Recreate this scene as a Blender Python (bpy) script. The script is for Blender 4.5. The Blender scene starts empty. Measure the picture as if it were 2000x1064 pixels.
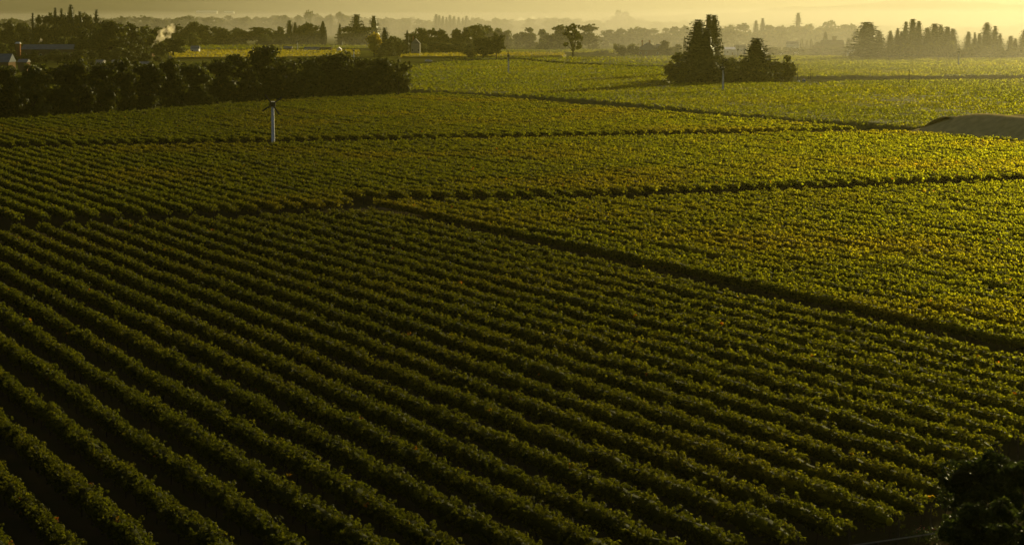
import bpy, bmesh, math, random
import numpy as np
from mathutils import Vector

rng = np.random.default_rng(7)
random.seed(7)
R = math.radians
scene = bpy.context.scene
C = scene.collection

# ------------------------------------------------------------------ camera
F_PX, CAM_H = 3970.0, 30.0
PITCH = math.atan(495.0 / F_PX)
cam = bpy.data.cameras.new('camera')
cam.sensor_width = 36.0
cam.lens = 36.0 * F_PX / 2000.0
cam.clip_start = 0.5
cam.clip_end = 30000
camo = bpy.data.objects.new('camera', cam)
camo.location = (0, 0, CAM_H)
camo.rotation_euler = (R(90) - PITCH, 0, 0)
C.objects.link(camo)
scene.camera = camo

# ------------------------------------------------------------------ sky, sun, exposure
SUN_AZ, SUN_EL = 27.0, 10.0          # degrees right of the view axis, above the horizon
world = bpy.data.worlds.new('World')
scene.world = world
world.use_nodes = True
wn = world.node_tree
wn.nodes.clear()
sky = wn.nodes.new('ShaderNodeTexSky')
sky.sky_type = 'NISHITA'
sky.sun_disc = False
sky.sun_elevation = R(SUN_EL)
sky.sun_rotation = R(SUN_AZ)
sky.air_density = 0.7
sky.dust_density = 5.0
sky.ozone_density = 0.6
bg = wn.nodes.new('ShaderNodeBackground')
bg.inputs['Strength'].default_value = 0.05
wo = wn.nodes.new('ShaderNodeOutputWorld')
wn.links.new(sky.outputs['Color'], bg.inputs['Color'])
wn.links.new(bg.outputs['Background'], wo.inputs['Surface'])

sun = bpy.data.lights.new('sun', 'SUN')
sun.energy = 5.0
sun.angle = R(0.6)
sun.color = (1.0, 0.86, 0.40)
suno = bpy.data.objects.new('sun', sun)
sd = Vector((math.sin(R(SUN_AZ)) * math.cos(R(SUN_EL)), math.cos(R(SUN_AZ)) * math.cos(R(SUN_EL)), math.sin(R(SUN_EL))))
suno.rotation_euler = sd.to_track_quat('Z', 'Y').to_euler()
suno.location = (200, 400, 300)
C.objects.link(suno)

scene.view_settings.view_transform = 'Standard'
scene.view_settings.look = 'None'
scene.view_settings.exposure = 0.6
scene.view_settings.gamma = 1.0
scene.cycles.use_denoising = True
scene.cycles.max_bounces = 6
scene.cycles.diffuse_bounces = 2
scene.cycles.glossy_bounces = 1
scene.cycles.transmission_bounces = 2
scene.cycles.volume_bounces = 1
scene.cycles.caustics_reflective = False
scene.cycles.caustics_refractive = False

# ------------------------------------------------------------------ helpers
def unproject(x, y, z=0.0):
    """photograph pixel -> point of the valley at height z"""
    a, b = (x - 1000) / F_PX, (532 - y) / F_PX
    d = Vector((a, math.cos(PITCH) + b * math.sin(PITCH), -math.sin(PITCH) + b * math.cos(PITCH)))
    k = (z - CAM_H) / d.z
    return Vector((0, 0, CAM_H)) + d * k

def field_point(x, y):
    """ground below a pixel that shows the top of the vines"""
    p = unproject(x, y, 1.7); p.z = 0.0
    return p

def at_distance(x, y, dist):
    """point seen at a pixel at forward distance dist"""
    a, b = (x - 1000) / F_PX, (532 - y) / F_PX
    d = Vector((a, math.cos(PITCH) + b * math.sin(PITCH), -math.sin(PITCH) + b * math.cos(PITCH)))
    return Vector((0, 0, CAM_H)) + d * (dist / d.y)

def px_metre(dist):
    return dist / 4001.0

def tag(o, label=None, cat=None, group=None, kind=None):
    if label: o['label'] = label
    if cat: o['category'] = cat
    if group: o['group'] = group
    if kind: o['kind'] = kind
    return o

def empty(name, loc=(0, 0, 0), rz=0.0, scale=(1, 1, 1)):
    o = bpy.data.objects.new(name, None)
    o.location = loc
    o.rotation_euler = (0, 0, rz)
    o.scale = scale
    o.empty_display_size = 0.5
    C.objects.link(o)
    return o

def obj(name, me, mat=None, parent=None, loc=None):
    o = bpy.data.objects.new(name, me)
    if mat is not None and not me.materials:
        me.materials.append(mat)
    if parent is not None: o.parent = parent
    if loc is not None: o.location = loc
    C.objects.link(o)
    return o

def tri_mesh(name, V, Fc, tint=None, smooth=False):
    """numpy vertices and triangles (or quads) to a mesh, with a per-face tint"""
    V = np.ascontiguousarray(V, dtype=np.float32)
    Fc = np.ascontiguousarray(Fc, dtype=np.int32)
    n = Fc.shape[1]
    me = bpy.data.meshes.new(name)
    me.vertices.add(len(V)); me.vertices.foreach_set('co', V.ravel())
    me.loops.add(Fc.size); me.loops.foreach_set('vertex_index', Fc.ravel())
    me.polygons.add(len(Fc)); me.polygons.foreach_set('loop_start', np.arange(len(Fc), dtype=np.int32) * n)
    if smooth: me.polygons.foreach_set('use_smooth', np.ones(len(Fc), dtype=bool))
    if tint is not None:
        a = me.attributes.new('tint', 'FLOAT', 'FACE')
        a.data.foreach_set('value', np.asarray(tint, dtype=np.float32))
    me.update(calc_edges=True)
    return me

class MB:
    """collects boxes, prisms and tubes into one mesh"""
    def __init__(s): s.v, s.f = [], []
    def add(s, vs, fs):
        b = len(s.v); s.v += [tuple(v) for v in vs]; s.f += [tuple(b + i for i in f) for f in fs]; return s
    def box(s, x0, x1, y0, y1, z0, z1):
        return s.add([(x0,y0,z0),(x1,y0,z0),(x1,y1,z0),(x0,y1,z0),(x0,y0,z1),(x1,y0,z1),(x1,y1,z1),(x0,y1,z1)],
                     [(0,3,2,1),(4,5,6,7),(0,1,5,4),(1,2,6,5),(2,3,7,6),(3,0,4,7)])
    def gable(s, x0, x1, y0, y1, z0, z1):
        """roof prism, ridge along x"""
        ym = (y0 + y1) / 2
        return s.add([(x0,y0,z0),(x1,y0,z0),(x1,y1,z0),(x0,y1,z0),(x0,ym,z1),(x1,ym,z1)],
                     [(0,3,2,1),(0,1,5,4),(2,3,4,5),(1,2,5),(3,0,4)])
    def tube(s, p0, p1, r0, r1, n=8, cap=True):
        p0, p1 = Vector(p0), Vector(p1)
        ax = (p1 - p0).normalized()
        u = ax.orthogonal().normalized(); w = ax.cross(u)
        ring = lambda p, r: [p + (u * math.cos(2*math.pi*i/n) + w * math.sin(2*math.pi*i/n)) * r for i in range(n)]
        fs = [(i, (i+1) % n, n + (i+1) % n, n + i) for i in range(n)]
        if cap: fs += [tuple(range(n - 1, -1, -1)), tuple(range(n, 2*n))]
        return s.add(ring(p0, r0) + ring(p1, r1), fs)
    def mesh(s, name):
        me = bpy.data.meshes.new(name); me.from_pydata(s.v, [], s.f); me.update(); return me
    def build(s, name, mat, parent=None, loc=None): return obj(name, s.mesh(name), mat, parent, loc)

_N = {}
def noise1(x, seed, freq):
    """smooth 1-D value noise in -1..1"""
    g = _N.setdefault(seed, np.random.default_rng(1000 + seed).uniform(-1, 1, 4096))
    u = np.asarray(x) * freq
    i = np.floor(u).astype(int); f = u - i; f = f * f * (3 - 2 * f)
    return g[i % 4096] * (1 - f) + g[(i + 1) % 4096] * f
def noise2(x, y, seed, freq):
    g = _N.setdefault(('2', seed), np.random.default_rng(2000 + seed).uniform(-1, 1, (256, 256)))
    u, v = np.asarray(x) * freq, np.asarray(y) * freq
    i, j = np.floor(u).astype(int), np.floor(v).astype(int)
    f, h = u - i, v - j; f = f*f*(3-2*f); h = h*h*(3-2*h)
    a = g[i % 256, j % 256]; b = g[(i+1) % 256, j % 256]; c = g[i % 256, (j+1) % 256]; d = g[(i+1) % 256, (j+1) % 256]
    return (a*(1-f)+b*f)*(1-h) + (c*(1-f)+d*f)*h

ONES = ['', 'first','second','third','fourth','fifth','sixth','seventh','eighth','ninth','tenth','eleventh','twelfth','thirteenth',
        'fourteenth','fifteenth','sixteenth','seventeenth','eighteenth','nineteenth']
TENS = {2:'twent',3:'thirt',4:'fort',5:'fift',6:'sixt',7:'sevent',8:'eight',9:'ninet'}
def ordinal(n):
    if n < 20: return ONES[n]
    t, o = divmod(n, 10)
    return TENS[t] + ('ieth' if o == 0 else 'y-' + ONES[o])

# ------------------------------------------------------------------ materials
def new_mat(name):
    m = bpy.data.materials.new(name); m.use_nodes = True
    nt = m.node_tree; nt.nodes.clear()
    out = nt.nodes.new('ShaderNodeOutputMaterial')
    return m, nt, out

def leaf_mat(name, stops, rough=0.7, trans=0.45, spec=0.14, patch=0.0, patch_col=None, patch_scale=0.02, fwd=0.0):
    m, nt, out = new_mat(name)
    at = nt.nodes.new('ShaderNodeAttribute'); at.attribute_name = 'tint'
    cr = nt.nodes.new('ShaderNodeValToRGB')
    el = cr.color_ramp.elements
    while len(el) < len(stops): el.new(0.5)
    for e, (p, c) in zip(el, stops): e.position = p; e.color = (*c, 1)
    nt.links.new(at.outputs['Fac'], cr.inputs['Fac'])
    col = cr.outputs['Color']
    if patch > 0:
        tc = nt.nodes.new('ShaderNodeNewGeometry')
        nz = nt.nodes.new('ShaderNodeTexNoise'); nz.inputs['Scale'].default_value = patch_scale; nz.inputs['Detail'].default_value = 4
        nt.links.new(tc.outputs['Position'], nz.inputs['Vector'])
        rm = nt.nodes.new('ShaderNodeMapRange'); rm.inputs['From Min'].default_value = 0.48; rm.inputs['From Max'].default_value = 0.66
        rm.inputs['To Max'].default_value = patch
        nt.links.new(nz.outputs['Fac'], rm.inputs['Value'])
        mx = nt.nodes.new('ShaderNodeMix'); mx.data_type = 'RGBA'
        nt.links.new(rm.outputs['Result'], mx.inputs['Factor']); nt.links.new(col, mx.inputs['A']); mx.inputs['B'].default_value = (*patch_col, 1)
        col = mx.outputs['Result']
    pr = nt.nodes.new('ShaderNodeBsdfPrincipled')
    pr.inputs['Roughness'].default_value = rough; pr.inputs['Specular IOR Level'].default_value = spec
    tr = nt.nodes.new('ShaderNodeBsdfTranslucent')
    mix = nt.nodes.new('ShaderNodeMixShader'); mix.inputs['Fac'].default_value = trans
    nt.links.new(col, pr.inputs['Base Color']); nt.links.new(col, tr.inputs['Color'])
    nt.links.new(pr.outputs['BSDF'], mix.inputs[1]); nt.links.new(tr.outputs['BSDF'], mix.inputs[2])
    last = mix
    if fwd > 0:                                       # light passing through thin leaves stays near its direction
        rf = nt.nodes.new('ShaderNodeBsdfRefraction'); rf.inputs['IOR'].default_value = 1.25; rf.inputs['Roughness'].default_value = .92
        bright = nt.nodes.new('ShaderNodeMix'); bright.data_type = 'RGBA'; bright.blend_type = 'MULTIPLY'; bright.inputs['Factor'].default_value = 1
        bright.inputs['B'].default_value = (2.4, 2.2, 1.0, 1); nt.links.new(col, bright.inputs['A']); nt.links.new(bright.outputs['Result'], rf.inputs['Color'])
        last = nt.nodes.new('ShaderNodeMixShader'); last.inputs['Fac'].default_value = fwd
        nt.links.new(mix.outputs['Shader'], last.inputs[1]); nt.links.new(rf.outputs['BSDF'], last.inputs[2])
    nt.links.new(last.outputs['Shader'], out.inputs['Surface'])
    return m

def plain_mat(name, col, rough=0.8, var=0.25, scale=1.0, metal=0.0, col2=None, bump=0.0, spec=0.02):
    m, nt, out = new_mat(name)
    g = nt.nodes.new('ShaderNodeNewGeometry')
    nz = nt.nodes.new('ShaderNodeTexNoise'); nz.inputs['Scale'].default_value = scale; nz.inputs['Detail'].default_value = 6
    nt.links.new(g.outputs['Position'], nz.inputs['Vector'])
    rm = nt.nodes.new('ShaderNodeMapRange'); rm.inputs['From Min'].default_value = 0.3; rm.inputs['From Max'].default_value = 0.7
    nt.links.new(nz.outputs['Fac'], rm.inputs['Value'])
    mx = nt.nodes.new('ShaderNodeMix'); mx.data_type = 'RGBA'
    c2 = col2 or tuple(c * (1 - var) for c in col)
    mx.inputs['A'].default_value = (*c2, 1); mx.inputs['B'].default_value = (*col, 1)
    nt.links.new(rm.outputs['Result'], mx.inputs['Factor'])
    if spec <= .02:                                   # matte: no grazing sheen
        pr = nt.nodes.new('ShaderNodeBsdfDiffuse')
        nt.links.new(mx.outputs['Result'], pr.inputs['Color'])
    else:
        pr = nt.nodes.new('ShaderNodeBsdfPrincipled')
        pr.inputs['Roughness'].default_value = rough; pr.inputs['Metallic'].default_value = metal
        pr.inputs['Specular IOR Level'].default_value = spec
        nt.links.new(mx.outputs['Result'], pr.inputs['Base Color'])
    if bump:
        bp = nt.nodes.new('ShaderNodeBump'); bp.inputs['Strength'].default_value = bump; bp.inputs['Distance'].default_value = 0.3
        nt.links.new(nz.outputs['Fac'], bp.inputs['Height']); nt.links.new(bp.outputs['Normal'], pr.inputs['Normal'])
    nt.links.new(pr.outputs['BSDF'], out.inputs['Surface'])
    return m

def volume_mat(name, col, density, aniso):
    m, nt, out = new_mat(name)
    pv = nt.nodes.new('ShaderNodeVolumePrincipled')
    pv.inputs['Color'].default_value = (*col, 1)
    pv.inputs['Density'].default_value = density
    pv.inputs['Anisotropy'].default_value = aniso
    nt.links.new(pv.outputs['Volume'], out.inputs['Volume'])
    return m

M = {}
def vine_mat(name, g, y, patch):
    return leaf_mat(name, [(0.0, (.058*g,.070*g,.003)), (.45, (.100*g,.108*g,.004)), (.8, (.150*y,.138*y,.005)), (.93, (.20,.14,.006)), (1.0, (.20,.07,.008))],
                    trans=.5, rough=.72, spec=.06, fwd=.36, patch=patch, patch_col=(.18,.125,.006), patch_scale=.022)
M['vine'] = vine_mat('green vine leaves dimmed', .74, .80, .15)  # leaf green, also darkened in colour for the dim foreground
M['vine_mid_glow'] = vine_mat('turning vine leaves mid glow', 1.0, 1.05, .35)  # autumn yellow with part of the sun glow put into the colour
M['vine_gold_glow'] = vine_mat('golden vine leaves full glow', 1.15, 1.2, .38)  # autumn gold, brightened further to paint in the sun glow on the right
M['field'] = leaf_mat('field leaves', [(0.0, (.075,.090,.003)), (.6, (.130,.140,.004)), (1.0, (.18,.165,.005))], trans=.5, fwd=.14, spec=.06, patch=.4, patch_col=(.17,.15,.004), patch_scale=.008)
M['yellowfield'] = leaf_mat('yellow field leaves', [(0.0, (.20,.17,.005)), (1.0, (.32,.25,.008))], trans=.45)
M['oak'] = leaf_mat('oak leaves', [(0.0, (.026,.030,.004)), (.6, (.054,.057,.006)), (1.0, (.12,.105,.008))], trans=.42, fwd=.10)
M['lightleaf'] = leaf_mat('light leaves', [(0.0, (.05,.06,.008)), (.6, (.09,.095,.012)), (1.0, (.15,.13,.015))], trans=.4)
M['yellowleaf'] = leaf_mat('yellow leaves', [(0.0, (.36,.27,.008)), (1.0, (.55,.40,.012))], trans=.5)
M['conifer'] = leaf_mat('conifer needles', [(0.0, (.018,.024,.006)), (.7, (.035,.040,.009)), (1.0, (.055,.055,.012))], trans=.15, rough=.6)
M['shrub'] = leaf_mat('shrub leaves', [(0.0, (.02,.028,.005)), (.6, (.045,.06,.008)), (1.0, (.10,.11,.012))], trans=.35, rough=.6, spec=.04)
M['bark'] = plain_mat('bark', (.055,.042,.03), .9, .5, 3)
M['soil'] = plain_mat('soil', (.040,.030,.016), .95, .4, .35, col2=(.026,.024,.010))
M['meadow'] = plain_mat('meadow grass', (.085,.088,.012), .95, .4, .02, col2=(.060,.058,.014))
M['dirt'] = plain_mat('dirt road', (.075,.056,.034), .95, .4, .25, col2=(.048,.038,.022))
M['gravel'] = plain_mat('gravel', (.30,.26,.20), .95, .25, .8)
M['drygrass'] = plain_mat('dry grass', (.52,.40,.17), .95, .3, .5, col2=(.34,.27,.10))
M['hill'] = plain_mat('wooded hill', (.045,.048,.014), .95, .4, .012, col2=(.085,.075,.025))
M['greywall'] = plain_mat('grey wall', (.34,.32,.27), .85, .2, .4)
M['steel'] = plain_mat('painted steel', (.85,.83,.76), .5, .25, 1.5, spec=.4)
M['oldsteel'] = plain_mat('weathered pipe', (.22,.20,.16), .8, .3, 3)
M['darksteel'] = plain_mat('dark steel', (.05,.048,.045), .5, .3, 2)
M['wood'] = plain_mat('weathered wood', (.07,.055,.04), .9, .4, 4)
M['bluegrey'] = plain_mat('blue grey roofing', (.16,.17,.18), .6, .2, .4)
M['greyroof'] = plain_mat('grey roofing', (.24,.23,.21), .6, .2, .4)
M['whitewall'] = plain_mat('white wall', (.72,.69,.62), .8, .12, .3)
M['brownwall'] = plain_mat('brown wall', (.13,.085,.05), .85, .25, .5)
M['brownroof'] = plain_mat('brown roof', (.12,.09,.065), .8, .25, .5)
M['brick'] = plain_mat('brick', (.20,.085,.045), .85, .3, 1.5)
M['glass'] = plain_mat('window glass', (.02,.02,.022), .1, .1, 1, spec=.6)
M['metalroof'] = plain_mat('bright metal roof', (.75,.74,.70), .25, .1, .4, metal=.9, spec=.5)
M['carwhite'] = plain_mat('white car paint', (.78,.76,.72), .25, .05, 1, spec=.6)
M['cardark'] = plain_mat('dark car paint', (.06,.055,.05), .25, .1, 1, spec=.6)
M['rubber'] = plain_mat('rubber', (.02,.02,.02), .9, .1, 5)
M['blueplastic'] = plain_mat('blue plastic', (.05,.12,.30), .5, .2, 3)
M['whiteplastic'] = plain_mat('white plastic', (.70,.68,.62), .5, .15, 3)
M['redflower'] = plain_mat('pink flowers', (.45,.16,.12), .8, .3, 6)
M['haze'] = volume_mat('haze', (.42, .39, .13), 3.2e-5, .64)
M['mist'] = volume_mat('mist', (1.0, .97, .90), 2.2e-3, .55)
M['smoke'] = volume_mat('smoke', (.86, .76, .56), .30, .35)
_nt = M['smoke'].node_tree                              # billows: density broken up by noise
_g = _nt.nodes.new('ShaderNodeNewGeometry'); _n = _nt.nodes.new('ShaderNodeTexNoise'); _n.inputs['Scale'].default_value = .28; _n.inputs['Detail'].default_value = 3
_m = _nt.nodes.new('ShaderNodeMapRange'); _m.inputs['From Min'].default_value = .40; _m.inputs['From Max'].default_value = .62; _m.inputs['To Max'].default_value = .17
_nt.links.new(_g.outputs['Position'], _n.inputs['Vector']); _nt.links.new(_n.outputs['Fac'], _m.inputs['Value'])
_nt.links.new(_m.outputs['Result'], next(n for n in _nt.nodes if n.type == 'PRINCIPLED_VOLUME').inputs['Density'])

# ------------------------------------------------------------------ ground
def hill_height(X, Y):
    """foot of the hill the photograph was taken from"""
    k = np.clip(1 - np.asarray(Y, float) / 104.0, 0, 1)
    k = np.where(k < .06, k * k / .12, k - .03)
    return np.minimum(28.3, 28.9 * k + 0 * np.asarray(X))

def ground_mesh():
    ys = np.concatenate([np.linspace(-250, -20, 8), np.linspace(0, 120, 41), np.geomspace(135, 7900, 60)])
    xs = np.concatenate([-np.geomspace(4400, 60, 25), np.linspace(-50, 50, 21), np.geomspace(60, 4400, 25)])
    X, Y = np.meshgrid(xs, ys)
    Z = hill_height(X, Y)
    V = np.stack([X, Y, Z], -1).reshape(-1, 3)
    ny, nx = X.shape
    idx = np.arange(ny * nx).reshape(ny, nx)
    Q = np.stack([idx[:-1,:-1], idx[:-1,1:], idx[1:,1:], idx[1:,:-1]], -1).reshape(-1, 4)
    return tri_mesh('ground', V, Q, smooth=True)
tag(obj('ground', ground_mesh(), M['soil']), 'dark bare soil of the valley floor', kind='structure')

def sheet(name, poly, z, mat, label):
    V = np.array([(p[0], p[1], z) for p in poly])
    return tag(obj(name, tri_mesh(name, V, np.array([range(len(V))])), mat), label, kind='structure')
sheet('meadow', [(-4300, 600), (-141, 600), (-45, 797), (113, 525), (4300, 356), (4300, 7800), (-4300, 7800)], .003, M['meadow'], 'grassy valley floor beyond the vineyard')

# vineyard axes: s across the rows, t along them (rows run away to the left)
TH = math.atan(1900.0 / 4001.0)
RD = np.array([-math.sin(TH), math.cos(TH)])
ND = np.array([math.cos(TH), math.sin(TH)])
def st(s, t, z=0.0): return Vector((ND[0]*s + RD[0]*t, ND[1]*s + RD[1]*t, z))
TRACK1 = 287.0
def track2(s): return 474.0 - 0.127 * s
def block_end(s):
    """far end of the rows in front of the cross track"""
    return float(np.interp(s, [112, 116, 130, 150], [TRACK1 - 6.2, TRACK1 + 11, TRACK1 + 3, TRACK1 - 3]))
def block_start(s):
    return block_end(s) + 12.2
ROAD1, ROAD2 = 113.5, 313.0

def strip(name, pts, width, z, mat, label, n=60):
    """ground sheet along a polyline with slightly uneven edges"""
    pts = [Vector(p) for p in pts]
    L, R_ = [], []
    seg = [(pts[i+1] - pts[i]).length for i in range(len(pts)-1)]; tot = sum(seg)
    for k in range(n + 1):
        d = tot * k / n; i = 0
        while i < len(seg) - 1 and d > seg[i]: d -= seg[i]; i += 1
        p = pts[i].lerp(pts[i+1], min(1, d / seg[i])); t = (pts[i+1] - pts[i]).normalized(); nrm = Vector((-t.y, t.x, 0))
        w = width / 2
        L.append(p + nrm * w * random.uniform(.9, 1.1)); R_.append(p - nrm * w * random.uniform(.9, 1.1))
    V = np.array([[q.x, q.y, z] for q in L + R_])
    i = np.arange(n)
    Q = np.stack([i, n + 1 + i, n + 2 + i, i + 1], -1)
    return tag(obj(name, tri_mesh(name, V, Q), mat), label, kind='structure')

strip('dirt_road', [st(ROAD1, 92), st(ROAD1, TRACK1)], 3.0, .004, M['dirt'], 'dirt road between the near vineyard blocks')
strip('cross_track', [st(15, TRACK1), st(112, TRACK1), st(117, TRACK1 + 16), st(130, TRACK1 + 9), st(150, TRACK1 + 3), st(270, TRACK1 + 3)], 3.4, .008, M['dirt'], 'dirt cross track through the vineyard')
strip('far_track', [st(80, track2(80)), st(312, track2(312))], 2.6, .004, M['dirt'], 'far dirt cross track by the wind machine')
strip('back_road', [st(ROAD2 + 6.5, 380), st(ROAD2 + 6.5, 900)], 9.0, .012, M['dirt'], 'dirt road along the back of the vineyard')
strip('headland', [st(40, 92), st(70, 92), st(95, 101), st(125, 112)], 6.0, .006, M['soil'], 'bare headland at the row ends')

# ------------------------------------------------------------------ leaf generators
def frames(N):
    """two tangents for each unit normal, turned at random"""
    a = np.where(np.abs(N[:, 2:3]) > .9, np.array([[1., 0, 0]]), np.array([[0, 0, 1.]]))
    u = np.cross(N, a); u /= np.linalg.norm(u, axis=1, keepdims=True)
    w = np.cross(N, u)
    th = rng.uniform(0, 2*np.pi, (len(N), 1))
    return u*np.cos(th) + w*np.sin(th), -u*np.sin(th) + w*np.cos(th)

def unit(v): return v / np.maximum(np.linalg.norm(v, axis=1, keepdims=True), 1e-9)

def leaf_tris(P, N, size):
    u, w = frames(unit(N)); s = np.asarray(size).reshape(-1, 1)
    V = np.stack([P - u*s*.5 - w*s*.35, P + u*s*.5 - w*s*.35, P + w*s*.62], 1).reshape(-1, 3)
    return V, np.arange(len(P) * 3).reshape(-1, 3)

# ------------------------------------------------------------------ vine rows
def in_view(x, y):
    return (x > -y * .262 - 7) & (x < y * .262 + 16) & (y > 103)

HW, HH, ZC = .64, .66, 1.38           # half width, half height and centre height of the canopy
def vine_points(seed, s, ts, per, leaves, size, clump_r):
    """leaves of the vines at positions ts of the row at s"""
    n = len(ts)
    fat = (clump_r - .22) + (size - .19) * .35
    hw, hh = HW - fat, HH - fat * .8
    hmod = 1 + .12 * noise1(ts, seed + 5, .05) + .10 * noise1(ts, seed, .35) + .11 * noise1(ts, seed + 1, .9)
    wob = .09 * noise1(ts, seed + 2, .18)
    cl_t = np.repeat(ts, per) + rng.uniform(-.62, .62, n*per)
    h = np.repeat(hmod, per); wb = np.repeat(wob, per)
    ang = rng.uniform(-.55, np.pi + .55, n*per)             # mostly the upper shell
    rad = rng.uniform(.62, 1.14, n*per)
    cs = wb + hw * h * np.cos(ang) * rad
    cz = ZC * (.5 + .5*h) + hh * h * np.sin(ang) * rad
    # shoots that stand up out of the canopy
    up = rng.random(n*per) < .10
    cz = np.where(up & (np.sin(ang) > .5), cz + rng.uniform(.1, .42, n*per), cz)
    cc = np.stack([cl_t, cs, cz], -1)
    nl = n*per*leaves
    d = unit(rng.normal(size=(nl, 3)) + np.array([0, 0, .35]))
    cp = np.repeat(cc, leaves, 0)
    r = clump_r * np.repeat(rng.uniform(.6, 1.45, n*per), leaves)[:, None] * rng.uniform(.5, 1.05, (nl, 1))
    P = cp + d * r * np.array([1.0, 1.0, .9])
    N = unit(d + .55 * rng.normal(size=(nl, 3)))
    ct = np.clip(rng.normal(.38, .11, n*per), 0, .80)
    ct = np.where(rng.random(n*per) < .002, .97, ct)
    tint = np.clip(np.repeat(ct, leaves) + rng.normal(0, .09, nl), 0, 1)
    sz = size * rng.uniform(.6, 1.4, nl)
    return P, N, sz, tint

LODS = [(0, 165, 31, 9, .155, .17), (165, 240, 25, 7, .19, .19), (240, 340, 17, 6, .23, .21), (340, 430, 13, 5, .265, .24),
        (430, 560, 10, 5, .30, .26), (560, 2000, 7, 5, .37, .30)]
VSTEP = 1.2
n_tri = 0
def vine_row(k, s, t0, t1, label, group, trunks=False, posts=(False, False), leaf='vine'):
    global n_tri
    ts = np.arange(t0 + .6, t1, VSTEP)
    if len(ts) == 0: return None
    x, y = ND[0]*s + RD[0]*ts, ND[1]*s + RD[1]*ts
    ok = in_view(x, y)
    if ok.sum() < 4: return None
    i0, i1 = np.argmax(ok), len(ok) - np.argmax(ok[::-1])
    cut0, cut1 = i0 == 0, i1 == len(ts)
    ts, x, y = ts[i0:i1], x[i0:i1], y[i0:i1]
    seed = 50 + 3*k
    keep = noise1(ts, seed + 7, .8) > -.945
    dist = np.hypot(x, y)
    Ps, Ns, Ss, Ts = [], [], [], []
    for a, b, per, lv, size, cr_ in LODS:
        m = (dist >= a) & (dist < b) & keep
        if m.any():
            q = vine_points(seed, s, ts[m], per, lv, size, cr_)
            Ps.append(q[0]); Ns.append(q[1]); Ss.append(q[2]); Ts.append(q[3])
    P, N, S, T = (np.concatenate(z) for z in (Ps, Ns, Ss, Ts))
    V, Fc = leaf_tris(P, N, S)
    # dense inner leaf mass
    step = 1 if dist.min() < 300 else 2
    tc = ts[::step]; nc = len(tc)
    if nc >= 3:
        hm = 1 + .12 * noise1(tc, seed + 5, .05) + .10 * noise1(tc, seed, .35) + .11 * noise1(tc, seed + 1, .9)
        wb = .09 * noise1(tc, seed + 2, .18)
        a = np.linspace(0, 2*np.pi, 6, endpoint=False)
        rr = .78 * rng.uniform(.82, 1.08, (nc, 6))
        rr[0] *= .5; rr[-1] *= .5
        cs = wb[:, None] + HW * hm[:, None] * np.cos(a) * rr
        cz = ZC * (.5 + .5*hm[:, None]) + HH * hm[:, None] * np.sin(a) * rr
        CV = np.stack([np.repeat(tc, 6), cs.ravel(), cz.ravel()], -1)
        i = np.arange(nc - 1)[:, None] * 6; j = np.arange(6)[None]; j2 = (j + 1) % 6
        A, B, Cc, D = i + j, i + j2, i + 6 + j2, i + 6 + j
        CF = np.concatenate([np.stack([A, B, Cc], -1).reshape(-1, 3), np.stack([A, Cc, D], -1).reshape(-1, 3)]) + len(V)
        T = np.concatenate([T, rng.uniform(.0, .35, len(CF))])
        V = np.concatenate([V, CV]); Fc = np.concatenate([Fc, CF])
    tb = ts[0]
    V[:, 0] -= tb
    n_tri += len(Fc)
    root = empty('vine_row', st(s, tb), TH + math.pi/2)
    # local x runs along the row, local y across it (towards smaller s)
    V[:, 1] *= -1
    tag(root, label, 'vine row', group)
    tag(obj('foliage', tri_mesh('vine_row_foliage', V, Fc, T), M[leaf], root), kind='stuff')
    if trunks:
        m = dist < 260
        tt = ts[m][::2] - tb
        if len(tt):
            b = MB()
            for t in tt:
                o = random.uniform(-.08, .08); w = .09 * float(noise1(t + tb, seed + 2, .18))
                b.tube((t, -w, 0), (t + o, -w + o*.6, 1.0), .045, .035, 4, False)
            tag(b.build('trunks', M['bark'], root), kind='stuff')
    for fl, cut, t in ((posts[0], cut0, ts[0] - .9), (posts[1], cut1, ts[-1] + .9)):
        if fl and cut:
            MB().tube((t - tb, 0, 0), (t - tb, 0, 1.75), .07, .06, 6).build('end_post', M['wood'], root)
    return root

def near_end(s):
    return float(np.interp(s, [60, 69, 74, 87, 91, 120], [92, 93, 96, 107, 109.5, 119]))
def row_positions(s, end):
    """row lines from s down to end; the older left-hand plantings stand a little wider"""
    out = []
    while s > end:
        out.append(s); s -= float(np.interp(s, [75, 115], [3.65, 3.22]))
    return out
rows = []
i = 0
for k, s in enumerate(row_positions(110.0, 14)):       # the near block, counted leftwards from the dirt road
    if vine_row(k, s, near_end(s), block_end(s), f'vine row in the near block, {ordinal(i + 1)} to the left of the dirt road',
                'vine rows in the near block', True, (True, True)): i += 1
i = 0
for k in range(46):                                   # right of the dirt road
    s = 117.4 + 3.22 * k
    if vine_row(100 + k, s, 95, block_end(s), f'vine row right of the dirt road, {ordinal(i + 1)} beyond the road',
                'vine rows right of the dirt road', k < 12, (True, True), 'vine_mid_glow'): i += 1
i = 0
for k, s in enumerate(row_positions(309.5, 40)):       # between the cross tracks, counted from the back road
    if vine_row(200 + k, s, block_start(s), track2(s) - 9.0, f'vine row between the two cross tracks, {ordinal(i + 1)} from the back road',
                'vine rows between the two cross tracks', False, (k > 30, False), 'vine_gold_glow' if k < 38 else 'vine_mid_glow'): i += 1  # right-hand rows get the tone brightened for sun glow
i = 0
GS, GT = [85, 118, 154, 199, 250, 297, 320], [563, 590, 617, 657, 698, 720, 727]
for k, s in enumerate(row_positions(309.5, 70)):       # beyond the far track, below the grove
    if vine_row(300 + k, s, track2(s) + 8.0, float(np.interp(s, GS, GT)) - 6, f'vine row between far track and dark grove, {ordinal(i + 1)} from the back road',
                'vine rows beyond the far track', False, leaf='vine_gold_glow' if k < 30 else 'vine_mid_glow'): i += 1  # glow painted into the leaf colour of the rows nearest the back road
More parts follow.
